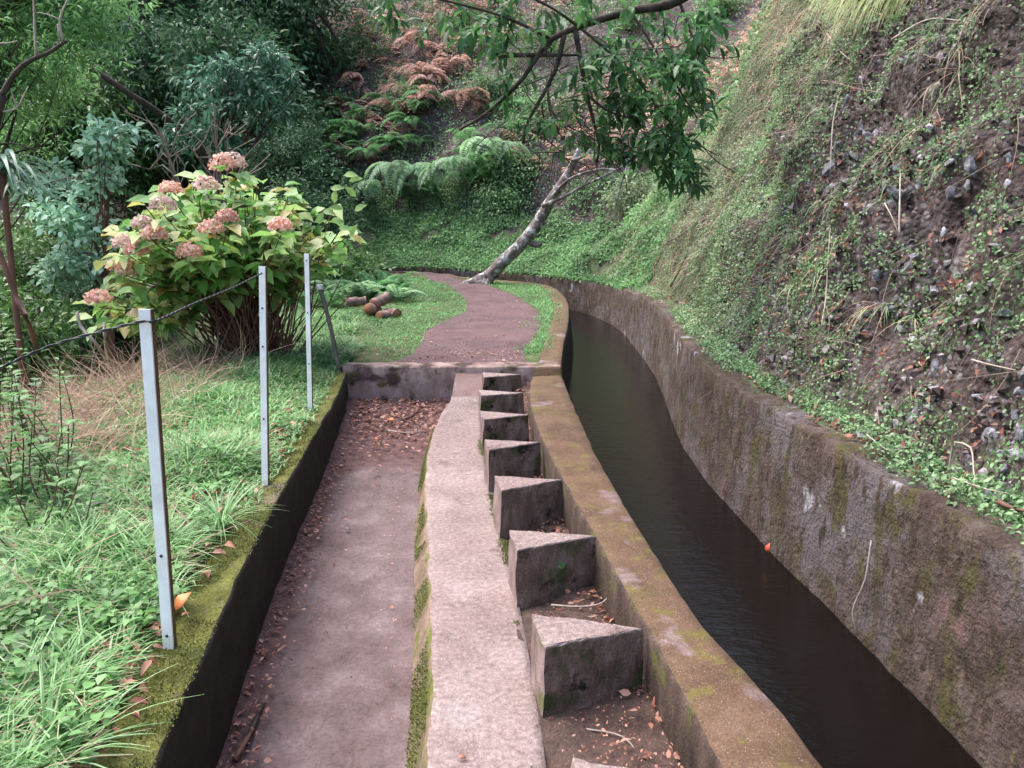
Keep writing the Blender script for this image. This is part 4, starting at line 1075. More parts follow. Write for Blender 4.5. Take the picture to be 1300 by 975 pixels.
# ------------------------------------------------------------------ leaning trunk
def leaning():
    y0 = 13.4
    b = D(612, 351, y0); b[2] = gz(b[0], b[1]) - .03
    pts = [b, D(634, 336, y0), D(655, 317, y0 - .0), D(676, 293, y0), D(692, 266, y0), D(708, 240, y0 - .05), D(722, 218, y0 - .1), D(734, 194, y0 - .1), D(741, 180, y0 - .1)]
    c = spline(pts, .08); n = len(c)
    rt = thing('leaning_tree', 'leaning grey lichened dead tree trunk beside the path', 'tree', b)
    m = MB(); r = np.interp(np.linspace(0, 1, n), [0, .06, .3, .55, .8, 1], [.17, .11, .10, .095, .065, .035])
    m.tube(c + fbm(c, 2, 2, 400)[:, None] * .03, r, 16, True, .10)
    m.tube(spline([c[int(n * .38)] + [.0, 0, -.05], c[int(n * .38)] + [.20, -.05, -.10], c[int(n * .38)] + [.22, -.08, -.06]], .03), .05, 8, True, .1)
    m.build('trunk', M['bark'], rt)
    # root flare
    for k, (dx, dy) in enumerate([(-.45, -.08), (-.25, .2), (.1, -.2)]):
        m = MB(); m.tube(spline([c[2], c[1] + [dx * .5, dy * .5, -.02], b + [dx, dy, -.03]], .05), np.linspace(.12, .03, len(spline([c[2], c[1] + [dx * .5, dy * .5, -.02], b + [dx, dy, -.03]], .05))), 8, True, .1)
        m.build('root', M['bark'], rt)
    for pl, r0 in [([(688, 262), (715, 250), (740, 236), (770, 222), (797, 208)], .035), ([(797, 209), (788, 235), (780, 268)], .025), ([(700, 250), (722, 228), (760, 215), (790, 217)], .03),
                   ([(716, 222), (724, 238), (713, 256)], .02), ([(725, 205), (745, 196), (752, 182)], .03), ([(740, 236), (752, 222), (765, 216)], .015)]:
        cc = spline([D(u, v, y0 - .15 - .004 * (u - 700)) for u, v in pl], .08); m = MB(); m.tube(cc, np.linspace(r0, r0 * .4, len(cc)), 7, True, .1); m.build('branch', M['bark'], rt)
leaning()

# ------------------------------------------------------------------ ferns
def frond_mesh(name, L, mat, npin=22, arch=1.0, wid=.30):
    m = MB(); t = np.linspace(0, 1, 14)
    zc = arch * (.55 * t - .75 * t ** 2.2) * L; yc = L * (t * .9)
    c = np.stack([0 * t, yc, zc], 1); m.tube(c, np.linspace(.006, .0015, 14), 4, False)
    tt = np.repeat(np.linspace(.14, .985, npin), 2); sg = np.tile([1, -1], npin)
    p = np.stack([0 * tt, np.interp(tt, t, yc), np.interp(tt, t, zc)], 1)
    pl = L * wid * np.sin(PI * np.clip(tt * .93 + .04, 0, 1)) ** .7 * (1.15 - .65 * tt)
    d = np.stack([sg, .38 + .3 * tt, -.28 + 0 * tt], 1); d += RNG.normal(0, .06, d.shape)
    leaves(m, p, d, np.tile([0, -.1, 1.], (len(tt), 1)), pl, L * .85 / npin * 1.15)
    return mesh(name, np.vstack(m.V), [np.concatenate(m.q)], mat)
FR = [frond_mesh('frond', 1.0, M['fern'], 22, 1.0), frond_mesh('frond', 1.0, M['fern'], 20, 1.3, .34)]
FRP = [frond_mesh('frond', 1.0, M['fernpale'], 24, 1.2), frond_mesh('frond', 1.0, M['fernpale'], 22, 1.5, .33)]
FRD = [frond_mesh('frond', 1.0, M['bracken'], 20, 1.5, .33)]
def fern(p, nrm, size, nf, label, grp, kinds=None, spread=1.0, fa=None, lift=0):
    kinds = kinds or FR
    rt = thing('fern', label, 'fern', p, grp)
    for k in range(nf):
        o = link('frond', kinds[RNG.integers(len(kinds))], rt)
        a = 2 * PI * (k + RNG.uniform(-.3, .3)) / nf
        if fa is not None: a = fa[0] + RNG.uniform(-1, 1) * fa[1]
        o.rotation_euler = (lift + RNG.uniform(-.25, .45) * spread, RNG.uniform(-.25, .25), a)
        s = size * RNG.uniform(.7, 1.15); o.scale = (s, s, s)
ss = np.linspace(SY(7), s_len[-1] - 10, 500); rs = np.linspace(BO + .05, 9, 220)
S_, R_ = np.meshgrid(ss, rs); Q2 = bankP(S_.ravel(), R_.ravel()); N2 = bankN(S_.ravel(), R_.ravel())
Y2 = Q2[:, 1] * cp - (Q2[:, 2] - EYE) * sp; U2 = 650 + F * Q2[:, 0] / Y2; V2 = 487.5 - F * (Q2[:, 1] * sp + (Q2[:, 2] - EYE) * cp) / Y2
def onfar(u, v):
    m = (U2 - u) ** 2 + (V2 - v) ** 2 < 30
    if not m.any(): i = np.argmin((U2 - u) ** 2 + (V2 - v) ** 2)
    else: c = np.where(m)[0]; i = c[np.argmin(Y2[c])]
    return Q2[i], N2[i]
def ferns():
    down = PI  # frond +Y rotated to face -Y (towards viewer)
    big = [(505, 232, .75), (535, 235, .80), (562, 235, .75), (588, 225, .6), (622, 205, .7), (475, 250, .65), (655, 205, .6)]
    for k, (u, v, s) in enumerate(big):
        p, n = onfar(u, v)
        fern(p + n * .30 + [0, -.1, .25], n, s * 1.3, 6, 'pale green fern with long drooping fronds hanging on the far bank', 'large pale ferns on the far bank', FRP, .6, fa=(PI, 1.25), lift=-.35)
    for k in range(52):
        u = RNG.uniform(385, 660); v = RNG.uniform(120, 250)
        if k < 12: u = RNG.uniform(385, 470); v = RNG.uniform(140, 260)
        p, n = onfar(u, v)
        fern(p + n * .1, n, RNG.uniform(.5, .8), 7, 'mid green fern among the dense ferns of the far bank', 'mid green ferns on the far bank', FR, fa=(PI, 1.8))
    for k in range(16):
        u = RNG.uniform(410, 620); v = RNG.uniform(20, 170)
        p, n = onfar(u, v)
        fern(p + n * .1, n, RNG.uniform(.5, .9), 6, 'rust brown dead fern on the upper far bank', 'dead ferns on the upper far bank', FRD, fa=(PI, 1.6))
    # clump by the logs
    for k in range(16):
        u, v = RNG.uniform(395, 545), 0
        x0 = -2.6 + .13 * k; y0 = 10.6 + RNG.uniform(-.6, 1.2)
        u = RNG.uniform(415, 520); v = RNG.uniform(362, 392); p = P(u, v, ZP)
        if u > 465: p = P(u, max(372, min(v, 384)), ZP)
        p[2] = gz(p[0], p[1])
        fern(p, None, RNG.uniform(.38, .6), 8, 'low arching fern in the thicket beside the sawn logs', 'ferns beside the sawn logs', FR if k % 2 else FRP, 1.0, lift=.5)
ferns()

# ------------------------------------------------------------------ hydrangea
def hydrangea():
    b = P(325, 452, ZP); b[2] = ZP - .02
    rt = thing('hydrangea_bush', 'large hydrangea bush with faded pink flower heads behind the steel posts', 'bush', b)
    y0 = b[1]
    heads = [(296, 207, 1), (283, 210, 0), (262, 236, 1), (217, 241, 0), (268, 292, 0), (288, 277, 0), (240, 321, 0), (356, 288, 0), (196, 299, 0), (182, 286, 1), (158, 310, 1), (174, 318, 0), (154, 338, 0), (163, 346, 1), (125, 380, 0), (207, 262, 1)]
    hp = []
    for (u, v, pale) in heads:
        p = D(u, v, y0 - (.45 if v < 262 else .85) + RNG.uniform(-.12, .1)); hp.append(p)
        N = 190; d = rnd_unit(N); d[:, 2] = np.abs(d[:, 2] + .3) - .25; d = unit(d)
        R = RNG.uniform(.068, .082) if v > 215 else .088
        pos = p + d * R * RNG.uniform(.75, 1.05, (N, 1)) * np.array([1.1, 1.1, .85]); m = MB()
        leaves(m, pos, unit(np.cross(d, rnd_unit(N)) + d * .5), d, RNG.uniform(.022, .036, N), RNG.uniform(.02, .03, N))
        m.build('flower_head', M['hydflowerpale' if pale else 'hydflower'], rt)
    lv = MB(); st = MB()
    # canes fan from base to crown
    ends = []
    for k in range(165):
        if k < len(hp): e = hp[k] - [0, 0, .06]
        else:
            # crown silhouette in view coordinates
            for _ in range(50):
                u, v = RNG.uniform(125, 445), RNG.uniform(205, 420)
                lo = np.interp(u, [120, 150, 200, 260, 330, 400, 445], [420, 412, 375, 335, 320, 335, 325])
                hi = np.interp(u, [120, 150, 200, 260, 330, 400, 445], [385, 300, 240, 215, 225, 250, 275])
                if hi < v < lo: break
            e = D(u, v, y0 + RNG.uniform(-.72, .7))
        a = RNG.uniform(0, 2 * PI); rb = RNG.uniform(.02, .36)
        s0 = b + np.array([math.cos(a) * rb, math.sin(a) * rb * .7, 0])
        mid = s0 * .5 + e * .5 + np.array([(s0[0] - e[0]) * .12, 0, .12])
        c = spline([s0, mid, e], .08); st.tube(c, np.linspace(.0085, .004, len(c)), 5, False)
        ends.append((c, e))
    for (c, e) in ends:
        n = len(c)
        for j in range(int(n * .60), n):
            p = c[j]
            for q in range(2):
                a = RNG.uniform(0, 2 * PI); d = np.array([math.cos(a), math.sin(a), RNG.uniform(-.6, .35)])
                L = RNG.uniform(.11, .21) * (1 if j < n - 2 else 1.05)
                leaves(lv, np.array([p + d * .02 + RNG.normal(0, .02, 3)]), np.array([d]), np.array([[RNG.normal(0, .35), RNG.normal(0, .35) - .3, 1]]), L, L * .62, 1.3)
    for _ in range(10):
        pass
    # bare base canes
    for k in range(110):
        a = RNG.uniform(0, 2 * PI); rb = RNG.uniform(.0, .38); s0 = b + np.array([math.cos(a) * rb, math.sin(a) * rb * .7, 0])
        e = s0 + np.array([(s0[0] - b[0]) * 1.4 + RNG.normal(0, .1), (s0[1] - b[1]) * 1.2, RNG.uniform(.4, 1.0)])
        c = spline([s0, (s0 + e) / 2 + RNG.normal(0, .03, 3), e], .12); st.tube(c, np.linspace(.008, .003, len(c)), 4, False)
    lv.build('foliage', M['hydleaf'], rt); st.build('stems', M['cane'], rt)
    # tall straggling shoot on the right
    m = MB(); c = spline([P(390, 440, ZP), D(400, 355, y0 - .2), D(415, 290, y0 - .25), D(437, 225, y0 - .3)], .08); m.tube(c, np.linspace(.008, .003, len(c)), 5); o = m.build('shoot', M['cane'], rt)
    m = MB()
    for (u, v) in [(437, 222), (443, 230), (425, 258), (410, 268), (430, 290), (445, 300), (405, 285), (420, 240), (436, 265), (450, 268), (440, 320), (428, 335), (415, 325), (452, 250)]:
        m = MB(); a = RNG.uniform(0, 6.28); leaves(m, np.array([D(u, v, y0 - .3)]), np.array([[math.cos(a), -.3, .3 + math.sin(a) * .6]]), np.array([[0, -1, .6]]), .12, .065)
        m.build('leaf', M['hydleaf'], rt)
hydrangea()

# ------------------------------------------------------------------ trees
def crown(mb, blobs, leafL, asp, nclump, per, rc, hang=.35, twigs=None, tw_root=None, zmin=None):
    tot = sum(b[1][0] * b[1][1] * b[1][2] for b in blobs)
    for c, R in blobs:
        c = np.asarray(c, float); R = np.asarray(R, float)
        n = max(3, int(nclump * (R[0] * R[1] * R[2]) / tot))
        d = rnd_unit(n); rad = RNG.random(n) ** .42
        cc = c + d * rad[:, None] * R
        cc = cc[fbm(cc, 1.0 / max(R) * 2.0, 3, int(abs(c[0] * 10)) + 5) > -.18]
        n = len(cc)
        if twigs is not None and tw_root is not None:
            for k in range(0, n, 11):
                r0 = tw_root[RNG.integers(len(tw_root))]
                mid = (cc[k] + r0) / 2 + RNG.normal(0, .15, 3) + [0, 0, .1]
                pc = spline([r0, mid, cc[k]], .3); twigs.tube(pc, np.linspace(.012, .004, len(pc)), 4, False)
        idx = np.repeat(np.arange(n), per); N = len(idx)
        o = unit(rnd_unit(N) + np.array([0, 0, .2])); dist = rc * RNG.random(N) ** .6 * RNG.uniform(.6, 1.4, n)[idx]
        p = cc[idx] + o * dist[:, None] * np.array([1, 1, .65])
        dd = unit(o + rnd_unit(N) * .6 - np.array([0, 0, hang]))
        nn = unit(rnd_unit(N) * .7 + np.array([0, 0, 1.]))
        L = leafL * RNG.uniform(.65, 1.3, N)
        leaves(mb, p, dd, nn, L, L * asp)
def hz(x, y):
    """terrain height incl. bank at a point"""
    q = np.array([[x, y]]); d, i = side_dist(q, CW)
    if d[0] > .3:
        return float(bankP(np.array([s_len[i[0]]]), np.array([d[0]]))[0, 2])
    return float(gz(np.array([x]), np.array([y]))[0])
def tree(name, label, cat, base, trunk, r0, blobs, mat, leafL, asp, nclump, per, rc, group=None, bark='barkdark', limbs=5, hang=.35):
    base = np.asarray(base, float)
    rt = thing(name, label, cat, base, group)
    c = spline([base - [0, 0, .2]] + [np.asarray(t, float) for t in trunk], .25)
    m = MB(); m.tube(c, np.linspace(r0, r0 * .35, len(c)), 9, True, .08)
    m.build('trunk', M[bark], rt)
    roots = [c[int(len(c) * f)] for f in np.linspace(.45, .99, 6)]
    li = MB()
    for cb, R in blobs:
        for _ in range(limbs):
            r1 = roots[RNG.integers(len(roots))]; e = np.asarray(cb) + rnd_unit(1)[0] * np.asarray(R) * .75
            pc = spline([r1, (r1 + e) / 2 + RNG.normal(0, .12, 3) * max(R) + [0, 0, .1], e], .3)
            li.tube(pc, np.linspace(r0 * .35, r0 * .08, len(pc)), 5, False, .05)
    mb = MB(); crown(mb, blobs, leafL, asp, nclump, per, rc, hang, li, roots)
    li.build('branches', M[bark], rt)
    mb.build('crown', M[mat], rt)
    return rt
def B_(u, v, y, ru, rv, rd):
    c = D(u, v, y); k = y / F; return (c, (ru * k, rd, rv * k))
def base_at(u, y):
    x = (u - 650) / F * y * 1.0; return np.array([x, y, hz(x, y)])
G1 = 'dark evergreens filling the back of the valley'
# far dark forest
for (u, y, vt, R_u, lab) in [(20, 24, 60, 130, 'tall dark evergreen tree far back at the left edge'), (150, 26, 30, 120, 'dark evergreen tree behind the glossy laurel at upper left'),
                        (270, 25, 20, 120, 'dark evergreen tree at the back above the hydrangea'), (370, 22, 20, 95, 'dark spreading evergreen at the top beside the brown bracken'),
                        (90, 19, 180, 110, 'dark leafy tree low at the left behind the teal shrub'), (330, 17.5, 150, 60, 'deep green tree in the shade behind the hydrangea'), (225, 20, 150, 100, 'dark tree filling the shade left of the ferns')]:
    b = base_at(u, y); tp = D(u, vt - 40, y)
    if tp[2] < b[2] + 2: tp[2] = b[2] + 2.2
    tree('evergreen_tree', lab, 'tree', b, [b * .5 + tp * .5 + RNG.normal(0, .3, 3), tp], .22,
         [B_(u, vt, y, R_u, 90, 2.2), B_(u + 30, vt + 90, y + .5, R_u * .9, 70, 1.8), B_(u - 40, vt - 60, y, R_u * .8, 60, 1.8)], 'midleaf' if u == 90 else 'darkleaf', .17, .42, 520, 34, .62, G1)
# lower valley shrubs behind the hydrangea / teal plant
for (u, v, y, ru, rv, mt, lab) in [(60, 330, 12, 90, 70, 'midleaf', 'mid green shrub low in the valley at the left edge'), (150, 400, 10, 70, 60, 'darkleaf', 'dark shrub low behind the hydrangea at left'),
                              (250, 330, 13, 110, 90, 'darkleaf', 'dark shrub directly behind the hydrangea'), (400, 270, 13.6, 60, 60, 'darkleaf', 'dark bush in the shade right of the hydrangea'),
                              (20, 420, 8, 60, 60, 'midleaf', 'leafy shrub at the left edge above the dry grass'), (365, 200, 15, 45, 60, 'darkleaf', 'shaded bush between the glossy laurel and the ferns'), (440, 345, 12.5, 40, 24, 'midleaf', 'low bush between the hydrangea and the logs')]:
    c = D(u, v, y); b = np.array([c[0], c[1] + .2, hz(c[0], c[1] + .2)])
    if b[2] > c[2] - .4: b[2] = c[2] - .5
    tree('shrub', lab, 'shrub', b, [c], .05, [B_(u, v, y, ru, rv, 1.0), B_(u - 20, v + 30, y + .2, ru * .8, rv * .8, .8)], mt, .085, .45, 260, 30, .24, limbs=3)
# lime tree upper left
b = base_at(-40, 9.5); b[2] = hz(b[0], b[1])
tree('lime_green_tree', 'yellow green fine leaved tree at the top left corner', 'tree', b, [D(-40, 300, 9.5), D(-8, 130, 9.3), D(-20, -40, 9.3)], .16,
     [B_(60, 20, 9.5, 110, 60, 1.0), B_(20, 90, 9.8, 90, 60, 1.0), B_(130, 5, 9.3, 60, 30, .6), B_(30, -60, 9.5, 120, 60, 1.0), B_(10, 160, 10.4, 60, 50, .6)], 'limeleaf', .085, .32, 620, 34, .24, limbs=1, hang=.1)
# dark limb with pale twigs at left edge
rt = thing('bare_limbed_tree', 'dark mossy limb with pale bare twigs at the left edge', 'tree', base_at(-60, 7.2))
m = MB(); c = spline([np.array(rt.location), D(-50, 250, 7), D(-12, 170, 7), D(0, 120, 7)], .15); m.tube(c, np.linspace(.12, .05, len(c)), 8, True, .1); m.build('trunk', M['barkdark'], rt)
for pl, r0, mt in [([(0, 125), (20, 92), (40, 76), (60, 68), (84, 52)], .026, 'barkdark'), ([(46, 72), (44, 30), (42, -15)], .012, 'twigpale'), ([(80, 52), (76, 25), (88, -5)], .012, 'twigpale'), ([(76, 50), (73, 30)], .008, 'twigpale'), ([(76, 25), (60, 18), (46, 16)], .007, 'twigpale'),
                   ([(0, 142), (20, 138), (30, 122), (36, 110)], .009, 'twigpale'), ([(22, 135), (16, 122), (14, 112)], .006, 'twigpale'), ([(-10, 55), (8, 55), (22, 52)], .008, 'twigpale'), ([(0, 184), (15, 182), (45, 190)], .01, 'barkdark')]:
    cc = spline([D(u, v, 7) for u, v in pl], .06); m = MB(); m.tube(cc, np.linspace(r0, r0 * .5, len(cc)), 6, True, .1); m.build('branch', M[mt], rt)
# brown sloping trunk in the shade
rt = thing('sloping_trunk_tree', 'sloping brown bare trunk crossing the shade at upper left', 'tree', base_at(330, 14))
m = MB(); c = spline([np.array(rt.location), D(262, 200, 13.6), D(205, 146, 13), D(165, 120, 12.7), D(125, 92, 12.6), D(95, 75, 12.6), D(60, 55, 12.6)], .2); m.tube(c, np.linspace(.075, .04, len(c)), 8, True, .1); m.build('trunk', M['barkdark'], rt)
# glossy laurel
b = base_at(285, 12.5)
tree('glossy_laurel', 'glossy blue green laurel catching the light above the hydrangea', 'tree', b, [D(280, 230, 12.5), D(275, 130, 12.5)], .09,
     [B_(u, v, 12.3 + RNG.uniform(-.4, .4), 25, 8, .4) for u, v in [(330, 72), (300, 82), (348, 90), (368, 104), (280, 95), (258, 108), (312, 110), (340, 120), (352, 142), (325, 152), (272, 130), (245, 140), (295, 135), (238, 162), (265, 168), (312, 168), (285, 190), (230, 185)]], 'glossleaf', .125, .36, 190, 24, .16, limbs=1)
# teal shrub
b = base_at(130, 9)
tree('teal_shrub', 'pale teal leaved climber clad shrub left of the hydrangea', 'shrub', b, [D(135, 330, 9), D(140, 200, 9)], .05,
     [B_(140, 180, 9, 32, 26, .3), B_(122, 225, 9, 26, 30, .3), B_(100, 270, 9, 42, 28, .4), B_(125, 320, 9, 36, 34, .4), B_(100, 340, 9.1, 40, 28, .4), B_(70, 235, 9.3, 28, 22, .3)], 'tealleaf', .085, .7, 190, 24, .16, bark='cane', limbs=2)
# brown stem seen by the teal shrub
# upper shrubs on the bank, grey-green
for (u, v, y, ru, rv, mt, lab) in [(455, 62, 19, 50, 30, 'midleaf', 'grey green bush above the brown bracken'), (590, 20, 19, 60, 40, 'midleaf', 'green bush at the top of the far bank behind the limb'), (700, 60, 15.5, 70, 60, 'midleaf', 'pale green thicket behind the overhanging limb'),
                              (640, 250, 15.3, 40, 26, 'cover', 'leafy green patch of shrub right of the big ferns'), (690, 150, 14.5, 60, 50, 'cover', 'light green shrub hanging down the bank behind the limb'), (520, 130, 17, 40, 20, 'cover', 'small green shrub among the brown bracken'), (800, 30, 12, 60, 50, 'midleaf', 'leafy bush at the top of the bank right of the limb'), (920, 10, 9, 40, 24, 'cover', 'small pale bush at the top of the bank left of the hanging grass'), (660, 215, 15, 36, 18, 'cover', 'low leafy shrub behind the leaning trunk'), (800, 250, 12.5, 30, 20, 'covermoss', 'mossy green bush on the bank right of the leaning trunk'), (620, 110, 17, 45, 30, 'cover', 'light green shrub left of the drooping branch tips')]:
    c, n_ = onfar(u, v); y = c[1] - .3; c = D(u, v, y); b = np.array([c[0], c[1] + .3, hz(c[0], c[1] + .3)])
    tree('bank_shrub', lab, 'shrub', b, [c], .04, [B_(u, v, y, ru, rv, .5)], mt, .07, .5, 110, 26, .25, limbs=3)
# bare reddish shrub
b = base_at(265, 10.5); rt = thing('bare_shrub', 'leafless shrub with thin reddish twigs above the hydrangea', 'shrub', b)
m = MB()
for pl in [[(235, 260), (215, 200), (200, 160)], [(215, 200), (240, 170), (235, 150)], [(275, 240), (275, 190), (272, 150)], [(275, 190), (300, 172), (312, 165)], [(280, 220), (250, 200), (248, 185)], [(300, 230), (315, 195), (330, 180)], [(225, 225), (190, 215), (165, 208)], [(205, 175), (180, 160), (175, 150)], [(290, 205), (285, 170), (290, 150)]]:
    c = spline([b] + [D(u, v, 10.2) for u, v in pl], .15); m.tube(c, np.linspace(.024, .008, len(c)), 5, False, .1)
    for q in range(5):
        p0 = c[int(len(c) * RNG.uniform(.6, .95))]; e = p0 + [RNG.normal(0, .25), RNG.normal(0, .1), RNG.uniform(.1, .4)]
        m.tube(spline([p0, (p0 + e) / 2 + RNG.normal(0, .03, 3), e], .1), .006, 4, False)
m.build('stems', M['twig'], rt)
# brown upright stem
rt = thing('dead_sapling', 'thin reddish leaning dead stem at the left edge', 'sapling', base_at(60, 6.6)); m = MB(); c = spline([P(48, 450, 0.0), D(40, 420, 5.3), D(22, 380, 5.3), D(5, 335, 5.3), D(-5, 310, 5.3)], .08); m.tube(c, .018, 6, True, .1)
rt.location = tuple(c[0]); m.build('stem', M['cane'], rt)
rt = thing('dead_stump', 'pale forked dead stem standing in the dry grass', 'sapling', P(140, 465, .2)); m = MB()
for pl in [[(140, 465), (125, 440), (103, 415), (98, 396)], [(140, 462), (134, 435), (132, 410)]]:
    c = spline([P(*pl[0], .2)] + [D(u, v, 6.0) for u, v in pl[1:]], .06); m.tube(c, np.linspace(.02, .012, len(c)), 6, True, .1)
m.build('stem', M['twigpale'], rt)
# strap-leaved plant at the left edge
b = np.array(D(5, 330, 6.4)); rt = thing('strap_leaf_plant', 'blue green plant with long drooping strap leaves at the left edge', 'plant', b); m = MB(); N = 80
a = RNG.uniform(0, 2 * PI, N); out = np.stack([np.cos(a), np.sin(a)], 1); cbase = D(2, 215, 6.4)
blades(m, np.tile(cbase, (N, 1)) + RNG.normal(0, .06, (N, 3)), np.column_stack([out * .8, .6 * np.ones(N)]), RNG.uniform(.35, .75, N), .036, 2.0, 7, np.column_stack([out * .3, -1.0 * np.ones(N)]))
m.build('leaves', M['strap'] if 'strap' in M else leafmat('strap_leaf', [(.07, .15, .10), (.13, .24, .18), (.2, .32, .26)], .3, .2), rt)
m = MB(); g0 = gz(np.array([b[0]]), np.array([b[1]]))[0]; rt.location = (b[0], b[1], g0)
for ob in rt.children: ob.location = tuple(np.array(b) - np.array(rt.location))
m.tube(spline([[b[0], b[1], g0], [b[0] + .05, b[1], 1.0], cbase], .1), .025, 7); m.build('stem', M['cane'], rt)
# weeds with tall stems at the left
for k, (u, v, h, lab) in enumerate([(25, 640, 150, 'tall leafy weed with brown stems at the left edge, mid height'), (60, 600, 130, 'tall leafy weed with brown stems beside the dry grass'), (5, 560, 160, 'leafy weed cut by the left edge beside the wire'), (85, 650, 110, 'leafy weed nearest the arching grass tufts'), (40, 690, 100, 'leafy weed standing behind the fallen branch')]):
    b = P(u, v, .24); rt = thing('tall_weed', lab, 'weed', b, 'tall brown stemmed weeds at the left'); st = MB(); lv = MB()
    for j in range(9):
        s0 = b + np.array([RNG.normal(0, .07), RNG.normal(0, .07), 0]); H = h / F * b[1] * RNG.uniform(.7, 1.2); e = s0 + np.array([RNG.normal(0, .09), RNG.normal(0, .06), H])
        c = spline([s0, (s0 + e) / 2 + RNG.normal(0, .02, 3), e], .03); st.tube(c, np.linspace(.0045, .002, len(c)), 5, False)
        for q in range(3, len(c)):
            for _ in range(RNG.integers(0, 4)):
                a = RNG.uniform(0, 6.28); d = np.array([math.cos(a), math.sin(a), .3]); L = RNG.uniform(.03, .075)
                leaves(lv, np.array([c[q]]), np.array([d]), np.array([[0, 0, 1.]]), L, L * .6)
    st.build('stems', M['cane'], rt); lv.build('leaves', M['weed'], rt)
# fallen branch at left
m = MB(); c = spline([P(-30, 700, .27), P(0, 690, .28), P(45, 680, .29), P(86, 671, .28)], .05); m.tube(c, np.linspace(.026, .018, len(c)), 8, True, .1)
tag(m.build('fallen_branch', M['twig'], None, True, c[0]), 'grey brown fallen branch lying in the grass at the left edge', 'branch')
# hanging grass tuft top right
p = ONB(1105, 12, .03); rt = thing('grass_tuft', 'lime green tuft of long grass hanging at the top of the bank', 'grass', p); m = MB()
for (u, ln) in [(1060, .5), (1080, .7), (1100, .8), (1120, .8), (1140, .7), (1155, .5)]:
    m = MB(); c = ONB(u, -2, .05); N = 34; a = RNG.uniform(-1, 1, N)
    out = np.column_stack([-.6 + a * .3, -.5 + RNG.normal(0, .2, N) + a * .3, .45 * np.ones(N)])
    blades(m, c + RNG.normal(0, .03, (N, 3)), out, ln * .55 * RNG.uniform(.6, 1.2, N), .007, 2.6, 7, np.tile([-.1, -.05, -1.], (N, 1)))
    m.build('blades', M['grasslime'], rt)

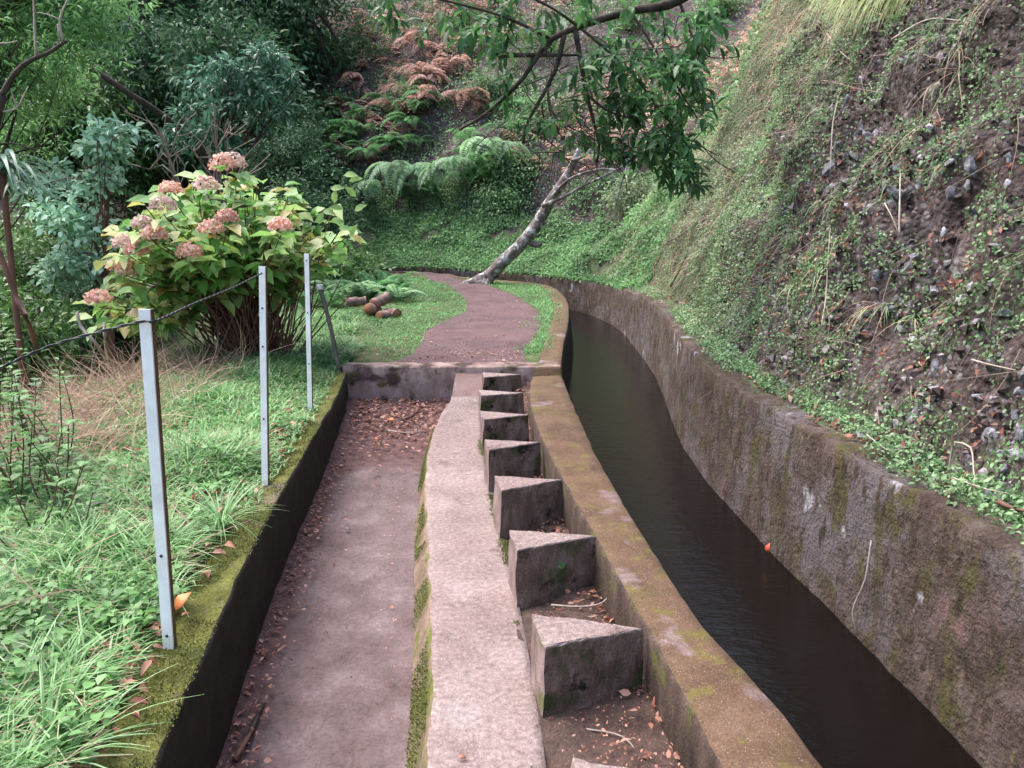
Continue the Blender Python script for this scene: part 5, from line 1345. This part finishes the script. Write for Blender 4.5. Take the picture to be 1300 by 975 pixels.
# overhanging tree
def overhang():
    Y0 = 5.6
    root = np.array([4.6, 7.6, hz(4.6, 7.6)])
    rt = thing('overhanging_tree', 'tree reaching a dark curved limb and leafy sprays over the canal', 'tree', root)
    main = spline([root - [0, 0, .3], root + [-.5, -.3, .7], D(1010, -170, Y0 + .6), D(930, -60, Y0 + .2), D(862, 0, Y0), D(800, 14, Y0), D(735, 34, Y0), D(700, 50, Y0), D(682, 72, Y0), D(665, 98, Y0), D(640, 124, Y0), D(612, 148, Y0 + .1), D(583, 165, Y0 + .2)], .06)
    m = MB(); n = len(main); m.tube(main, np.interp(np.linspace(0, 1, n), [0, .35, .62, .78, .88, 1], [.16, .10, .05, .038, .022, .008]), 10, True, .07); m.build('main_limb', M['barkdark'], rt)
    subs = [[(730, 38), (735, 65), (745, 120), (755, 160), (761, 185), (757, 207)], [(716, 45), (708, 80), (695, 110), (678, 140), (668, 160), (664, 182)], [(634, 70), (680, 70), (735, 70)], [(628, 76), (634, 100), (640, 124)],
            [(735, 34), (760, 55), (800, 90), (830, 130), (860, 170), (875, 205)], [(800, 14), (830, 60), (860, 110), (885, 150)], [(862, 0), (880, 50), (895, 90)], [(700, 50), (660, 30), (620, 15), (560, 0), (500, -10)], [(735, 34), (700, 10), (650, -15)], [(745, 120), (770, 140), (800, 150)], [(695, 110), (700, 140), (720, 165)]]
    cl = []
    for k, pl in enumerate(subs):
        c = spline([D(u, v, Y0 - (.25 if k > 3 else 0) * j / len(pl)) for j, (u, v) in enumerate(pl)], .05); r0 = .020 if k in (0, 1, 2) else .011
        m = MB(); m.tube(c, np.linspace(r0, r0 * .4, len(c)), 6, True, .1); m.build('branch', M['barkdark'] if k != 3 else M['twigpale'], rt)
    # leaf sprays: (u,v,radius px, n sprays)
    mb = MB()
    R = [(620, 30, 40, 20), (655, 8, 40, 18), (725, 2, 30, 8), (800, 62, 44, 22), (850, 70, 48, 28), (830, 115, 55, 30), (770, 100, 42, 22), (860, 150, 36, 26), (795, 165, 42, 22), (845, 200, 36, 26), (875, 222, 22, 14), (770, 185, 22, 8), (745, 95, 20, 4),
         (560, 4, 36, 10), (500, 5, 26, 8), (690, 150, 26, 7), (650, 100, 20, 5), (895, 30, 30, 20), (880, 110, 22, 12), (720, 150, 26, 8), (660, 60, 26, 7), (765, 75, 26, 10), (840, 0, 40, 8)]
    for (u, v, rp, ns) in R:
        ns = int(ns * .78)
        for _ in range(ns):
            a = RNG.uniform(0, 2 * PI); rr = rp * math.sqrt(RNG.random()); c = D(u + rr * math.cos(a), v + rr * math.sin(a), Y0 + RNG.uniform(-.35, .35))
            N = RNG.integers(6, 11); tw = unit(np.array([RNG.normal(0, .6), RNG.normal(0, .5), -.35 + RNG.normal(0, .3)]))
            t = np.linspace(0, .13, N); p = c + np.outer(t, tw); aa = np.arange(N) * 2.4
            sd = unit(np.cross(tw, [0, 0, 1.])); s2 = np.cross(sd, tw)
            d = np.outer(np.cos(aa), sd) + np.outer(np.sin(aa), s2) + tw * .8 - np.array([0, 0, .25])
            L = RNG.uniform(.07, .125, N)
            leaves(mb, p, d, rnd_unit(N) * .4 + np.array([0, -.3, 1.]), L, L * .40)
    tw = MB()
    for _ in range(70):
        u, v = RNG.uniform(640, 900), RNG.uniform(20, 200); c = D(u, v, Y0 + RNG.uniform(-.3, .3)); e = c + np.array([RNG.normal(0, .18), RNG.normal(0, .1), -RNG.uniform(.05, .3)])
        tw = MB(); tw.tube(spline([c, (c + e) / 2 + RNG.normal(0, .03, 3), e], .06), .0035, 4, False); tw.build('twig', M['barkdark'], rt)
    mb.build('foliage', M['overleaf'], rt)
overhang()

# ------------------------------------------------------------------ light
w = bpy.data.worlds.new('World'); sc.world = w; w.use_nodes = True
nt = w.node_tree; bg = nt.nodes['Background']
sky = nt.nodes.new('ShaderNodeTexSky'); sky.sky_type = 'NISHITA'; sky.sun_disc = False
EL, AZ = math.radians(58), math.radians(-62)      # azimuth from +Y towards +X
sky.sun_elevation = EL; sky.sun_rotation = AZ; sky.air_density = 1.0; sky.dust_density = 3.0; sky.ozone_density = .6
nt.links.new(sky.outputs[0], bg.inputs[0]); bg.inputs[1].default_value = .15
sun = bpy.data.lights.new('sun', 'SUN'); sun.energy = 1.5; sun.angle = math.radians(60); sun.color = (1, .94, .90)
so = bpy.data.objects.new('sun', sun); COL.objects.link(so)
dv = Vector((math.sin(AZ) * math.cos(EL), math.cos(AZ) * math.cos(EL), math.sin(EL)))
so.rotation_euler = dv.to_track_quat('Z', 'Y').to_euler(); so.location = tuple(dv * 30)
sc.view_settings.view_transform = 'Standard'; sc.view_settings.look = 'None'; sc.view_settings.gamma = 1
sc.view_settings.exposure = 2.02; sc.view_settings.use_curve_mapping = False
sc.cycles.max_bounces = 5; sc.cycles.diffuse_bounces = 3; sc.cycles.glossy_bounces = 3; sc.cycles.transmission_bounces = 3
